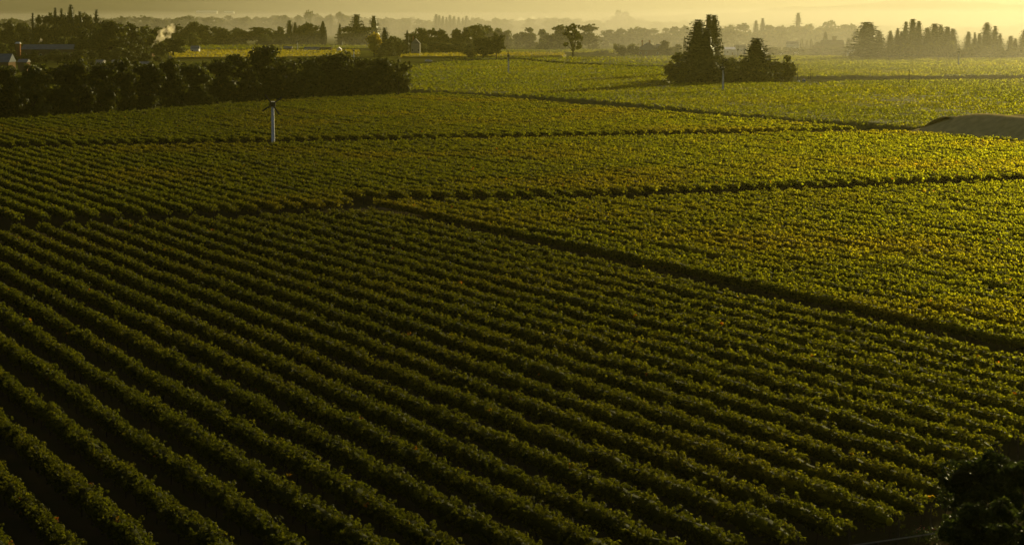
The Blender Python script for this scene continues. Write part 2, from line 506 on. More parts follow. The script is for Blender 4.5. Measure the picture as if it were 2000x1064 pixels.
print('vine triangles', n_tri)

# ------------------------------------------------------------------ distant vineyards: one closed canopy each
def inside(poly, x, y):
    r = np.zeros(len(x), bool); n = len(poly)
    for i in range(n):
        x0, y0 = poly[i]; x1, y1 = poly[(i+1) % n]
        c = (y0 > y) != (y1 > y)
        xi = (x1 - x0) * (y - y0) / ((y1 - y0) if y1 != y0 else 1e-9) + x0
        r ^= c & (x < xi)
    return r

def canopy_field(name, pix, mat, label, row_px, n_leaf, top=1.9, seed=1, spacing=3.0):
    poly = [tuple(field_point(*q)[:2]) for q in pix]
    P = np.array(poly); x0, y0 = P.min(0); x1, y1 = P.max(0)
    # leaf points, laid on rows running to a vanishing point, thinned with distance
    rd = np.array([row_px - 1000, 4001.0]); rd /= np.linalg.norm(rd); nd = np.array([rd[1], -rd[0]])
    u = rng.random(n_leaf * 4)
    y = y0 * (y1 / y0) ** u
    x = rng.uniform(-.27, .27, len(y)) * y
    m = inside(poly, x, y); x, y = x[m], y[m]
    sc_ = x*nd[0] + y*nd[1]; row = np.round(sc_ / spacing) * spacing + rng.normal(0, .7, len(x)); sh = row - sc_
    x, y = x + nd[0]*sh, y + nd[1]*sh
    size = np.maximum(.5, y * .00090) * rng.uniform(.7, 1.3, len(x))
    hmod = .34 * noise2(x, y, seed, .16) + .20 * noise2(x, y, seed + 1, .03)
    z = top - .2 + hmod + rng.uniform(-.45, .3, len(x))
    N = unit(rng.normal(size=(len(x), 3)) + np.array([0, 0, .8]))
    V, Fc = leaf_tris(np.stack([x, y, z], -1), N, size)
    T = np.clip(.5 + .25 * noise2(x, y, seed + 3, .02) + rng.normal(0, .19, len(x)), 0, 1)
    # canopy mass underneath, a lumpy sheet with skirts down to the soil
    ny = 130; nx = 150
    yy = np.geomspace(y0, y1, ny); aa = np.linspace(-.27, .27, nx)
    Y = np.repeat(yy[:, None], nx, 1); X = aa[None] * Y
    Z = top - .35 + .25 * noise2(X, Y, seed, .11) + .15 * rng.uniform(-1, 1, X.shape)
    ins = inside(poly, X.ravel(), Y.ravel()).reshape(X.shape)
    Z = np.where(ins, Z, -.3)
    idx = np.arange(ny*nx).reshape(ny, nx)
    q = np.stack([idx[:-1,:-1], idx[:-1,1:], idx[1:,1:], idx[1:,:-1]], -1).reshape(-1, 4)
    anyin = ins.ravel()[q].any(1); q = q[anyin]
    CF = np.concatenate([q[:, [0,1,2]], q[:, [0,2,3]]]) + len(V)
    V = np.concatenate([V, np.stack([X, Y, Z], -1).reshape(-1, 3)]); Fc = np.concatenate([Fc, CF]); T = np.concatenate([T, rng.uniform(.2, .6, len(CF))])
    return tag(obj(name, tri_mesh(name, V, Fc, T), mat), label, 'vineyard', kind='stuff')

canopy_field('vineyard', [(800,174),(1000,184),(1200,198.5),(1400,218),(1600,234),(1790,247.5),(2200,279),(2200,154.5),(1800,156),(1640,158.5),(1600,163),(1540,161),(1300,164),(1290,130),(1220,131),(1100,125),(1000,117),(870,121),(800,130)],
             M['field'], 'green vineyard between back road and conifer clump', 700, 120000, seed=3)
canopy_field('vineyard', [(1555,149),(2200,146),(2200,113),(1900,113),(1700,111),(1560,109),(1440,112),(1440,118),(1550,122)],
             M['field'], 'bright green vineyard right of the conifer clump', 600, 52000, seed=13)
canopy_field('vineyard', [(880,117.5),(1000,112.5),(1120,122),(1230,128),(1330,128),(1330,109),(1240,109),(1180,112.5),(1000,111.5),(880,115)],
             M['field'], 'thin vineyard strip in front of the gabled house', 1500, 9000, seed=23)
canopy_field('vineyard', [(340,112),(700,109.5),(700,97.5),(330,98.5)], M['yellowfield'], 'yellow autumn vineyard behind the dark grove', 2500, 12000, seed=33)
canopy_field('vineyard', [(780,110.5),(1100,108.5),(1100,103),(800,103.5)], M['yellowfield'], 'narrow yellow vineyard strip behind the oak pair', 2500, 7000, seed=43)
canopy_field('vineyard', [(950,101.8),(1200,103.5),(1230,97),(950,98)], M['field'], 'distant vineyard strip beyond the lone bare-trunked tree', 2500, 6000, seed=53)
canopy_field('vineyard', [(330,96),(760,94.5),(760,87),(330,88)], M['field'], 'hazy meadow-like vineyard in front of the far tree line', 2500, 6000, seed=63)
canopy_field('vineyard', [(-30,87),(70,86.5),(70,79),(-30,79.5)], M['field'], 'sunlit vineyard patch behind the long barn roof', 2500, 2500, seed=73)

# ------------------------------------------------------------------ far hills
def ridge(name, crest, y0, y1, label, amp, seed):
    """hill whose crest runs through (pixel x, pixel y) at forward distance y0..y1"""
    ym = (y0 + y1) / 2
    nx, ny = 160, 40
    px = np.linspace(crest[0][0], crest[-1][0], nx)
    cy = np.interp(px, [c[0] for c in crest], [c[1] for c in crest])
    hz = np.maximum(CAM_H + (37 - cy) * px_metre(ym), 0)
    X = (px - 1000) * px_metre(ym)
    v = np.linspace(0, 1, ny)
    prof = np.sin(np.pi * np.clip(v, 0, 1)) ** 1.3
    XX = np.repeat(X[None], ny, 0); YY = np.repeat((y0 + (y1 - y0) * v)[:, None], nx, 1) + 60 * noise2(XX, XX*0 + v[:, None]*300, seed + 5, .004)
    Z = hz[None] * prof[:, None] * (1 + .10 * noise2(XX, YY, seed, .004) * (1 - prof[:, None])) + amp * prof[:, None] * (noise2(XX, YY, seed + 1, .016) + .6 * noise2(XX, YY, seed + 2, .05))
    Z[0] = -.8; Z[-1] = -.8
    idx = np.arange(nx*ny).reshape(ny, nx)
    q = np.stack([idx[:-1,:-1], idx[:-1,1:], idx[1:,1:], idx[1:,:-1]], -1).reshape(-1, 4)
    return tag(obj(name, tri_mesh(name, np.stack([XX, YY, Z], -1).reshape(-1, 3), q, smooth=False), M['hill']), label, kind='structure')
ridge('mountain', [(-1400,-30),(-600,-60),(0,-45),(400,-40),(800,-26),(1100,-20),(1400,-12),(1700,-16),(2000,-10),(2600,-30),(3400,-20)], 5600, 7700, 'hazy wooded mountainside closing the valley', 5, 11)
ridge('hills', [(1180,37),(1300,33),(1420,25),(1500,18),(1570,15),(1640,13),(1690,9),(1740,2),(1850,4),(2000,10),(2300,0),(2800,12)], 4500, 5300, 'low wooded ridge fading in haze', 3, 21)

# ------------------------------------------------------------------ reservoir embankment
def embankment():
    q = field_point(1672, 249.0); field_t = RD[0]*q.x + RD[1]*q.y
    a, b = st(314.5, field_t), st(314.5, field_t - 100)
    e = (b - a).normalized(); nrm = Vector((-e.y, e.x, 0))
    L, W, rc = 150.0, 60.0, 9.0
    # rounded rectangle of the toe of the slope, profile offsets go inwards
    path = []
    for (cx, cy, a0) in ((rc, rc, 180), (L - rc, rc, 270), (L - rc, W - rc, 0), (rc, W - rc, 90)):
        for k in range(13):
            an = R(a0 + 90 * k / 12)
            path.append((cx + rc * math.cos(an), cy + rc * math.sin(an), math.cos(an), math.sin(an)))
    dense = []
    for i in range(len(path)):
        p, q = path[i], path[(i+1) % len(path)]
        n = max(1, int(math.hypot(q[0]-p[0], q[1]-p[1]) / 3))
        for k in range(n): dense.append([p[j] + (q[j] - p[j]) * k / n for j in range(4)])
    prof = [(0, -.2), (1.5, .35), (5, 1.9), (9.5, 4.1), (11.2, 4.75), (12.4, 4.95), (15.5, 5.0), (17, 4.7), (20, 3.2), (24, 1.6)]
    prof = [(o_, z_ * 1.22 if z_ > 0 else z_) for o_, z_ in prof]
    V = []
    for (px, py, nx, ny) in dense:
        for off, z in prof:
            w = .25 * float(noise2(px, py + off * 3, 31, .12)) if z > .3 else 0
            o = off - (1.0 * float(noise2(px, py, 33, .05)) if 3 < off < 14 else 0)
            o = o * (1 + .3 * max(0, -nx) ** 2)
            P = a + e * (px - nx * o) + nrm * (py - ny * o)
            lf = min(1, max(0, (px - nx * o) / 26.0)); lf = (lf * lf * (3 - 2 * lf)) * .55 + lf * .45      # long ramp at the left end
            V.append((P.x, P.y, (z + w) * lf if z > 0 else z))
    n, m = len(dense), len(prof)
    Q = [(i*m + j, ((i+1) % n)*m + j, ((i+1) % n)*m + j + 1, i*m + j + 1) for i in range(n) for j in range(m - 1)]
    o = obj('reservoir_embankment', tri_mesh('embankment', np.array(V), np.array(Q), smooth=True), M['drygrass'])
    tag(o, 'dry grass embankment of a reservoir beside the back road', kind='structure')
    c = a + e * L/2 + nrm * W/2
    wm, nt, out = new_mat('pond water'); pr = nt.nodes.new('ShaderNodeBsdfPrincipled'); pr.inputs['Base Color'].default_value = (.03,.035,.03,1)
    pr.inputs['Roughness'].default_value = .08; nt.links.new(pr.outputs['BSDF'], out.inputs['Surface'])
    pts = [a + e*x + nrm*y for x, y in ((40,22),(L-22,22),(L-22,W-22),(40,W-22))]
    tag(obj('reservoir_water', tri_mesh('water', np.array([(p.x,p.y,1.2) for p in pts]), np.array([[0,1,2,3]])), wm), 'water inside the reservoir embankment', kind='structure')
embankment()

# ------------------------------------------------------------------ trees
def limb_mesh(name, segs):
    b = MB()
    for p0, p1, r0, r1 in segs: b.tube(p0, p1, r0, r1, 6, False)
    return b.mesh(name)

ICO = None
def ico():
    global ICO
    if ICO is None:
        bm = bmesh.new(); bmesh.ops.create_icosphere(bm, subdivisions=1, radius=1)
        bm.verts.ensure_lookup_table()
        ICO = (np.array([v.co[:] for v in bm.verts]), np.array([[v.index for v in f.verts] for f in bm.faces])); bm.free()
    return ICO

def crown_from_lobes(name, lobes, clumps, leaves, size, mat, tmean=.45, core=.72, clump_r=.34, up=.3, topfade=0.0):
    """lobes: (x, y, z, r, rz); leaf clumps on each lobe's shell plus a lumpy inner mass"""
    Ps, Ns, Ts = [], [], []
    CV, CF, CT, nb = [], [], [], 0
    iv, if_ = ico()
    for (x, y, z, r, rz) in lobes:
        d = unit(rng.normal(size=(clumps, 3)) + np.array([0, 0, .15]))
        cc = np.array([x, y, z]) + d * np.array([r, r, rz]) * rng.uniform(.75, 1.08, (clumps, 1))
        n = clumps * leaves
        dd = unit(rng.normal(size=(n, 3)) + np.array([0, 0, up]))
        P = np.repeat(cc, leaves, 0) + dd * np.array([r, r, rz]) * clump_r * rng.uniform(.4, 1.1, (n, 1))
        Ps.append(P); Ns.append(unit(dd + .6 * rng.normal(size=(n, 3))))
        lt = np.clip(rng.normal(tmean, .12), 0, 1)
        Ts.append(np.clip(lt + np.repeat(rng.normal(0, .12, clumps), leaves) + rng.normal(0, .08, n), 0, 1))
        if core:
            V = iv * rng.uniform(.75, 1.1, (len(iv), 1)) * np.array([r, r, rz]) * core + np.array([x, y, z])
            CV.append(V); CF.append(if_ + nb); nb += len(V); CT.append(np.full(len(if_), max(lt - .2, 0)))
    P, N, T = np.concatenate(Ps), np.concatenate(Ns), np.concatenate(Ts)
    V, Fc = leaf_tris(P, N, size * rng.uniform(.65, 1.35, len(P)))
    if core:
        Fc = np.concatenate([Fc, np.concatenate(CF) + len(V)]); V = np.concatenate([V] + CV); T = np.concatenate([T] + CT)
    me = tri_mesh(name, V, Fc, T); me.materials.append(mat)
    return me

def broadleaf(seed, nl=12, low=.16, spread=.30, rr=(.13, .22), mat='oak', clumps=17, leaves=13, size=.052, sparse=False):
    rs = np.random.default_rng(seed)
    lobes = []
    for i in range(nl):
        a = rs.uniform(0, 2*np.pi); q = math.sqrt(rs.uniform(.05, 1))
        z = rs.uniform(low + .15, .86)
        k = math.sin(math.pi * min(1, max(.12, (z - low) / (1.04 - low)))) ** .6
        r = rs.uniform(*rr)
        lobes.append((math.cos(a)*spread*q*k, math.sin(a)*spread*q*k, z, r, r * rs.uniform(.55, .85)))
    lobes.append((rs.uniform(-.1, .1), rs.uniform(-.1, .1), .84, .17, .14))
    lobes.append((0, 0, .5, .26, .22))
    zt = max(l[2] + l[4] for l in lobes); lobes = [(x, y, z / (zt * 1.03), r, h) for x, y, z, r, h in lobes]
    segs = [((0,0,-.02), (.01,.0,.22), .034, .024), ((.01,0,.22), (0,.01,.52), .024, .012)]
    for (x, y, z, r, h) in lobes[::2]: segs.append(((.01, 0, .2 + .1*rs.random()), (x, y, z), .016, .004))
    return limb_mesh('trunk', segs), crown_from_lobes('crown', lobes, clumps, leaves, size, M[mat], core=None if sparse else .74)

def conifer(seed, levels=34, gap=.0, base=.06, power=.85, droop=.25, mat='conifer', ragged=.35, tip=.02, dens=9):
    rs = np.random.default_rng(seed)
    Ps, Ns, Ss, Ts = [], [], [], []
    for i in range(levels):
        z = base + (1 - base - .01) * (i + rs.uniform(-.3, .3)) / levels
        rad = (.5 - tip) * (1 - max(0, (z - base)) / (1 - base)) ** power + tip
        nb = 9 if z < .8 else 6
        if rs.random() < gap: continue
        for j in range(nb):
            a = 2*math.pi*(j + rs.random()) / nb
            L = rad * rs.uniform(1 - ragged, 1.05)
            n = dens
            u = np.linspace(.12, 1, n) + rs.uniform(-.05, .05, n)
            dirv = np.array([math.cos(a), math.sin(a), 0])
            P = dirv[None] * (u * L)[:, None]; P[:, 2] = z - droop * .12 * (u ** 1.3) * (L / .5) + rs.uniform(-.008, .008, n) + .012 * u**3
            P[:, :2] += rs.normal(0, .018, (n, 2))
            Ps.append(P); Ns.append(unit(np.array([[0, 0, 1.]]) + .9 * rs.normal(size=(n, 3)))); Ss.append((.035 + .075 * L / .5 * (1.1 - .4*u)) * rs.uniform(.8, 1.2, n))
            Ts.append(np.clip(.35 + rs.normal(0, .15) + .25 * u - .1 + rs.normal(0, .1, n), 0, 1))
    P, N, S, T = (np.concatenate(q) for q in (Ps, Ns, Ss, Ts))
    global rng
    V, Fc = leaf_tris(P, N, S)
    # z gets squashed less than x,y when the tree is scaled: keep sprays flat
    c = np.repeat(P, 3, 0); V = c + (V - c) * np.array([1, 1, .42])
    # inner mass
    k = 7; zz = np.linspace(base + .02, .93, 12); CV = []
    for z in zz:
        rad = ((.5 - tip) * (1 - (z - base) / (1 - base)) ** power + tip) * .52
        for j in range(k):
            a = 2*math.pi*j/k; q = rad * rs.uniform(.6, 1.15); CV.append((math.cos(a)*q, math.sin(a)*q, z + rs.uniform(-.015, .015)))
    CF = []
    for i in range(len(zz) - 1):
        for j in range(k):
            A, B, Cc, D = i*k + j, i*k + (j+1) % k, (i+1)*k + (j+1) % k, (i+1)*k + j
            CF += [(A, B, Cc), (A, Cc, D)]
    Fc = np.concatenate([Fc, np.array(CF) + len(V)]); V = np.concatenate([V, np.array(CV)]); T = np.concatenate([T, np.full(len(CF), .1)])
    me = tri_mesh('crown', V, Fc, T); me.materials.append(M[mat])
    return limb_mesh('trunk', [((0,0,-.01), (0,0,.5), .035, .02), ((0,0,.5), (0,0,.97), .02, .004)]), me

def cypress(seed, mat='conifer'):
    rs = np.random.default_rng(seed); n = 1500
    z = rs.uniform(.03, 1, n); rad = .48 * np.sin(np.pi * np.clip(z * .93 + .07, 0, 1) ** .75) ** .6 * rs.uniform(.7, 1.05, n)
    a = rs.uniform(0, 2*np.pi, n)
    P = np.stack([np.cos(a)*rad, np.sin(a)*rad, z], -1)
    N = unit(np.stack([np.cos(a), np.sin(a), np.full(n, .3)], -1) + .5 * rs.normal(size=(n, 3)))
    V, Fc = leaf_tris(P, N, .16 * rs.uniform(.7, 1.3, n)); c = np.repeat(P, 3, 0); V = c + (V - c) * np.array([1, 1, .35])
    iv, if_ = ico()
    CV = iv * np.array([.36, .36, .46]) + np.array([0, 0, .5])
    Fc = np.concatenate([Fc, if_ + len(V)]); V = np.concatenate([V, CV])
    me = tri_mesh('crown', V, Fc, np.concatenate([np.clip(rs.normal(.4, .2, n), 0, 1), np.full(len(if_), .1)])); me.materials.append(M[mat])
    return limb_mesh('trunk', [((0,0,-.01), (0,0,.4), .06, .03)]), me

def vase_tree(seed, mat='oak'):
    rs = np.random.default_rng(seed); lobes = []; segs = [((0,0,-.01), (0,0,.22), .040, .032)]
    for i in range(22):
        a = rs.uniform(0, 2*np.pi); q = math.sqrt(rs.uniform(.02, 1))
        z = rs.uniform(.30, .94); w = .33 * min(1, (z - .12) / .28) * (1.0 if z < .78 else .7)
        lobes.append((math.cos(a)*w*q, math.sin(a)*w*q, z, rs.uniform(.08, .13), rs.uniform(.05, .085)))
        x, y, z = lobes[-1][:3]
        segs.append(((0,0,.2), (x*.35, y*.35, .2 + (z-.2)*.5), .016, .010)); segs.append(((x*.35, y*.35, .2 + (z-.2)*.5), (x, y, z), .010, .003))
    return limb_mesh('trunk', segs), crown_from_lobes('crown', lobes, 12, 11, .05, M[mat], core=None)

def low_shrub(seed, mat='oak'):
    rs = np.random.default_rng(seed)
    lobes = [(rs.uniform(-.3, .3), rs.uniform(-.25, .25), rs.uniform(.3, .62), rs.uniform(.17, .24), rs.uniform(.24, .36)) for _ in range(7)]
    zt = max(l[2] + l[4] for l in lobes); lobes = [(x, y, z / zt, r, h / zt) for x, y, z, r, h in lobes]
    return limb_mesh('trunk', [((0,0,-.02), (0,0,.4), .03, .015)]), crown_from_lobes('crown', lobes, 15, 11, .06, M[mat])

K = {}
for i in range(5): K[f'oak{i}'] = broadleaf(100 + i, nl=14 + i, low=-.06)
for i in range(3): K[f'tall{i}'] = broadleaf(120 + i, nl=18, low=-.08, spread=.29, rr=(.12, .19))
for i in range(3): K[f'light{i}'] = broadleaf(130 + i, nl=15, low=-.06, mat='lightleaf', spread=.29)
for i in range(2): K[f'hoak{i}'] = broadleaf(110 + i, nl=14, low=.16, spread=.33)
for i in range(2): K[f'euc{i}'] = broadleaf(140 + i, nl=9, low=.25, spread=.36, rr=(.09, .15), mat='oak', sparse=True)
K['yellow0'] = broadleaf(150, nl=10, low=.05, mat='yellowleaf', spread=.27)
for i in range(4): K[f'con{i}'] = conifer(160 + i, levels=36, ragged=.3 + .08*i, power=.52 + .07*i)
for i in range(2): K[f'cedar{i}'] = conifer(170 + i, levels=20, gap=.10, ragged=.45, droop=.1, power=.62, base=.12, dens=11)
for i in range(2): K[f'cyp{i}'] = cypress(180 + i)
K['vase0'] = vase_tree(190)
for i in range(2): K[f'shrub{i}'] = low_shrub(195 + i)
K['lshrub0'] = low_shrub(198, 'lightleaf')
NAMES = {'hoak': 'broadleaf_tree', 'oak': 'broadleaf_tree', 'tall': 'broadleaf_tree', 'light': 'broadleaf_tree', 'euc': 'broadleaf_tree', 'yellow': 'yellow_tree', 'con': 'conifer_tree',
         'cedar': 'conifer_tree', 'cyp': 'cypress_tree', 'vase': 'broadleaf_tree', 'shrub': 'shrub', 'lshrub': 'shrub'}
CATS = {'shrub': 'shrub', 'lshrub': 'shrub'}

def plant(kind, x, yb, yt, wpx, label, group=None, z=0.0, loc=None):
    base = ''.join(c for c in kind if not c.isdigit())
    p = loc or field_point(x, yb)
    d = p.y
    h = (yb - yt) * px_metre(d) * 1.02 + 1.7; w = wpx * px_metre(d) * (1.9 if base in ('con', 'cedar') else 1.5 if yb < 105 and base in ('oak', 'tall', 'light') else 1.32 if base in ('oak', 'tall', 'light') else 1.12)
    root = empty(NAMES[base], p, random.uniform(0, 6.28), (w, w, h))
    tag(root, label, CATS.get(base, 'tree'), group)
    tr, cr_ = K[kind]
    obj('trunk', tr, M['bark'], root); obj('crown', cr_, None, root)
    return root

def grove(group, items, template):
    """items (kind, x, base, top, width[, label]); unlabelled ones are counted from the left, each kind on its own"""
    cnt = {}
    for it in sorted(items, key=lambda q: q[1]):
        kind, x, yb, yt, w = it[:5]
        if len(it) > 5: plant(kind, x, yb, yt, w, it[5], group); continue
        base = ''.join(c for c in kind if not c.isdigit())
        word = {'hoak': 'oak', 'oak': 'broadleaf tree', 'tall': 'tall broadleaf tree', 'light': 'pale leafy tree', 'euc': 'open-crowned tree', 'yellow': 'yellow tree', 'con': 'conifer',
                'cedar': 'open-tiered conifer', 'cyp': 'narrow cypress', 'vase': 'vase-shaped tree', 'shrub': 'dark shrub', 'lshrub': 'pale shrub'}[base]
        cnt[word] = cnt.get(word, 0) + 1
        plant(kind, x, yb, yt, w, template.format(o=ordinal(cnt[word]), w=word), group)

def gb(x): return float(np.interp(x, [-60, 0, 200, 400, 600, 800], [233, 228, 216, 201, 188, 181]))
front = []
for k, (x, yt, w) in enumerate([(-40,128,80),(8,132,70),(62,123,88),(112,133,70),(152,117,70),(198,124,80),(240,113,66),(286,124,82),(330,116,70),(378,126,80),(424,116,70),(468,108,72),
                                (566,117,72),(612,111,76),(656,103,72),(702,112,78),(742,114,70)]):
    front.append((f'oak{k % 5}' if k % 3 else f'tall{k % 3}', x, gb(x), yt, w))
front.append(('tall1', 524, gb(524), 87, 84, 'tallest tree of the dark grove, its crown above the others'))
front.append(('euc0', 778, gb(778), 118, 62, 'sparse open tree at the right end of the dark grove'))
front.append(('lshrub0', 792, gb(792), 158, 24, 'pale green shrub at the right tip of the dark grove'))
front[9] = ('light2', 378, gb(378), 125, 74, 'paler tree midway along the dark grove')
front[13] = ('light1', 612, gb(612), 112, 60, 'paler tree right of the tallest grove tree')
front[2] = ('light0', 62, gb(62), 123, 92, 'paler rounded tree at the left of the dark grove')
grove('trees in the front line of the dark grove', front, '{o} {w} from the left in the front line of the dark grove')
back = []
for k, (x, yt, w) in enumerate([(20,128,78),(85,125,80),(130,118,80),(176,119,78),(222,118,80),(268,119,82),(312,122,80),(356,121,80),(402,120,82),(446,118,80),(500,112,82),(545,112,76),(596,112,78),(636,106,76),(680,109,72),(722,114,72),(760,122,60)]):
    back.append((f'oak{(k*2+1) % 5}', x, gb(x) - 12, yt + 2, w))
grove('trees in the back line of the dark grove', back, '{o} {w} from the left in the back line of the dark grove')
hedge = []
for k, x in enumerate(range(-30, 790, 27)):
    hedge.append((f'shrub{k % 2}', x + random.uniform(-8, 8), gb(x) - 1.5, gb(x) - random.uniform(24, 46), random.uniform(38, 54)))
grove('undergrowth along the foot of the dark grove', hedge, '{o} {w} from the left along the foot of the grove')

grove('trees behind the barns on the left', [
    ('oak1',215,116,42,78,'big dark broadleaf tree behind the dark grove on the left'), ('tall0',165,114,56,52), ('oak3',188,113,52,46), ('oak2',262,114,46,54), ('light1',288,111,52,40), ('light2',306,110,56,36),
    ('hoak1',338,109,73,66,'low dark oak beside the larger smoke plume'), ('light0',232,118,92,40), ('oak4',150,112,72,40),
    ('oak2',272,112,88,50), ('light1',118,111,72,30,'small sunlit tree behind the long barn roof'), ('light2',5,112,84,24), ('oak1',248,113,60,50)],
    '{o} {w} from the left behind the barns')
grove('bushes in front of the long barn', [('oak1',22,121,99,26),('light0',48,121,102,20),('oak3',70,121,98,28),('shrub0',92,121,104,26),('oak0',112,121,97,28),('shrub1',134,121,103,28),('oak4',156,121,98,34),('oak2',180,120,100,30),('oak1',250,120,98,36),('oak3',282,120,103,30),('shrub0',310,119,108,24),('oak0',-4,126,104,22)],
    '{o} {w} from the left in front of the long barn')
grove('tall conifers on the left', [
    ('cedar0',66,100,24,12), ('con0',110,100,15,11), ('con1',122,100,17,13), ('con2',140,100,9,21), ('cedar1',158,100,21,17), ('con3',190,100,20,20,'broad leaning conifer at the right end of the left conifer group'),
    ('tall0',78,100,30,30), ('oak0',95,100,27,36), ('oak2',128,100,30,40), ('tall2',150,100,32,36), ('oak4',174,100,28,24), ('oak1',52,98,46,44), ('oak3',22,97,42,46), ('oak0',-8,97,40,44), ('light0',40,96,44,24), ('tall1',200,102,46,34)],
    '{o} {w} from the left in the hazy conifer group')
grove('tree line beyond the smoke', [
    ('tall0',326,90,52,24), ('oak0',344,89,48,34), ('oak1',364,89,52,30), ('tall1',381,89,42,28), ('oak2',400,89,49,32), ('oak3',419,88,53,30), ('oak4',438,88,55,30), ('oak0',457,87,57,28), ('light1',375,92,64,26), ('oak1',474,87,60,26), ('oak2',310,90,54,26), ('oak3',290,92,50,28)],
    '{o} {w} from the left in the tree line beyond the smoke')
grove('trees behind the yellow vineyard', [
    ('oak3',466,86,55,30), ('oak1',508,87,54,52), ('light0',526,88,60,26), ('tall2',545,86,53,22), ('con1',566,87,40,18), ('con2',577,87,44,14), ('oak4',590,87,49,26), ('oak2',606,87,45,34), ('tall0',618,87,50,24),
    ('cyp0',631,88,44,14,'narrow cypress standing apart behind the yellow vineyard'), ('con3',664,88,47,12), ('oak0',684,88,52,40), ('con0',697,88,28,28,'tallest conifer behind the yellow vineyard, ringed by oaks'), ('oak2',712,88,52,34),
    ('cedar0',731,86,30,24,'open-tiered conifer rising behind the yellow tree'), ('light2',550,88,66,30), ('light1',520,89,68,24)],
    '{o} {w} from the left behind the yellow vineyard')
grove('trees around the white house', [
    ('yellow0',731,107,65,36,'bright yellow autumn tree at the field edge'), ('con2',752,106,54,24), ('oak3',746,108,92,26), ('light0',768,106,70,30), ('oak1',778,105,74,26), ('cyp1',795.5,106,61,7,'very thin dark cypress left of the white house'),
    ('light1',785,106,80,24), ('oak4',760,107,78,26), ('tall1',822,99,54,26), ('oak0',842,99,56,30), ('oak2',866,99,58,32), ('oak3',888,98,57,30), ('tall2',907,98,55,26), ('light2',930,97,49,34), ('oak1',845,103,82,34), ('oak4',870,103,84,36), ('oak0',893,103,82,28),
    ('light0',822,104,84,24), ('light1',906,103,84,22), ('oak2',806,100,64,30)],
    '{o} {w} from the left around the white house')
grove('oak pair by the road', [
    ('hoak0',944,114,73,52,'broad dark oak, left of the roadside pair'), ('hoak1',969,114,66,40,'taller dark oak, right of the roadside pair'), ('oak0',918,112,87,26,'small low oak left of the roadside pair')], '{o} {w}')
grove('trees beyond the road', [
    ('light0',952,92,49,28), ('light1',972,91,55,24), ('light2',990,91,60,20), ('tall0',1035,91,54,30), ('light2',1010,90,66,18), ('oak1',1062,92,58,24), ('light1',1078,93,66,22), ('oak3',1090,95,50,44), ('light0',1105,95,70,26),
    ('vase0',1119,111,48,44,'lone vase-shaped tree with bare trunk in mid field'), ('oak0',1150,95,48,44), ('lshrub0',1062,97,80,36), ('lshrub0',1088,97,82,24), ('tall1',1020,90,62,16)],
    '{o} {w} from the left beyond the road')
grove('tree line behind the gabled house', [
    ('oak1',1187,88,59,30), ('oak2',1208,88,56,30), ('oak3',1230,88,56,32), ('oak4',1254,88,54,30), ('oak0',1278,88,56,32), ('tall0',1300,88,55,28), ('oak1',1320,88,53,30), ('oak2',1342,88,51,30), ('oak3',1410,90,54,34), ('oak4',1430,92,58,38), ('light1',1430,90,49,30), ('oak0',1455,90,46,32)],
    '{o} {w} from the left behind the gabled house')
grove('shrubs around the gabled house', [
    ('shrub0',1214,108,86,34), ('shrub1',1236,108,87,28), ('oak3',1301,108,80,32), ('oak1',1322,107,87,24), ('shrub1',1180,103,98,16), ('shrub0',1165,103,99,14), ('cyp0',1337,106,73,6), ('shrub0',1345,107,92,26)],
    '{o} {w} from the left beside the gabled house')
grove('conifer clump in the middle of the vineyards', [
    ('con1',1363,160,38,56,'tall dense conifer at the left of the mid-field clump'), ('con3',1378,161,56,62,'broad dark conifer at the front of the mid-field clump'),
    ('cedar1',1383,142,26,30,'tallest open-topped conifer of the mid-field clump'), ('con0',1394,142,29,28,'slim pointed conifer right behind the tallest one'),
    ('con2',1477,158,74,64,'lone pointed conifer at the right of the mid-field clump'),
    ('oak0',1322,156,103,50), ('oak3',1343,158,104,46), ('oak1',1334,160,122,44), ('light0',1330,161,138,22), ('oak2',1408,158,113,44), ('oak4',1428,157,114,36), ('oak3',1450,158,118,44), ('oak0',1462,159,114,46), ('oak1',1496,158,118,44), ('tall2',1503,157,109,20),
    ('oak2',1518,157,120,38), ('tall0',1537,156,108,32), ('oak4',1526,156,122,34), ('oak0',1545,155,122,22), ('shrub0',1360,162,138,48), ('shrub1',1400,161,136,50), ('shrub0',1445,161,138,52), ('shrub1',1490,160,136,52), ('light1',1424,162,140,14,'small yellow-green bush behind the pale wind machine mast')],
    '{o} {w} from the left in the mid-field clump')
grove('tree line behind the white shed', [
    ('con1',1476,90,40,14), ('con2',1489,90,36,17), ('oak1',1500,90,50,32), ('oak2',1522,90,51,32), ('oak3',1545,90,51,32), ('cedar0',1558,88,24,18,'tall thin spire of a conifer above the hazy tree line'), ('oak4',1566,90,52,30), ('light1',1580,90,47,28), ('oak0',1600,90,52,34),
    ('euc1',1625,89,42,44), ('oak1',1645,90,49,34), ('oak2',1668,90,48,30), ('oak0',1478,91,62,36), ('light0',1510,91,60,30), ('light2',1540,91,62,30), ('oak3',1530,92,62,24), ('oak3',1620,91,54,36), ('light1',1590,91,58,30)],
    '{o} {w} from the left behind the white shed')
grove('cypresses by the barns on the right', [
    ('cyp0',1612,100,64,11,'tall cypress beside the right barn'), ('cyp1',1566,98,77,8), ('cyp0',1576,98,80,7), ('cyp1',1584,98,77,7), ('con0',1657,100,74,12), ('shrub0',1515,104,92,40), ('shrub1',1550,104,93,44), ('shrub0',1590,103,93,44), ('shrub1',1625,103,93,40), ('shrub0',1648,103,92,30), ('lshrub0',1672,104,92,20)],
    '{o} {w} from the left by the right barns')
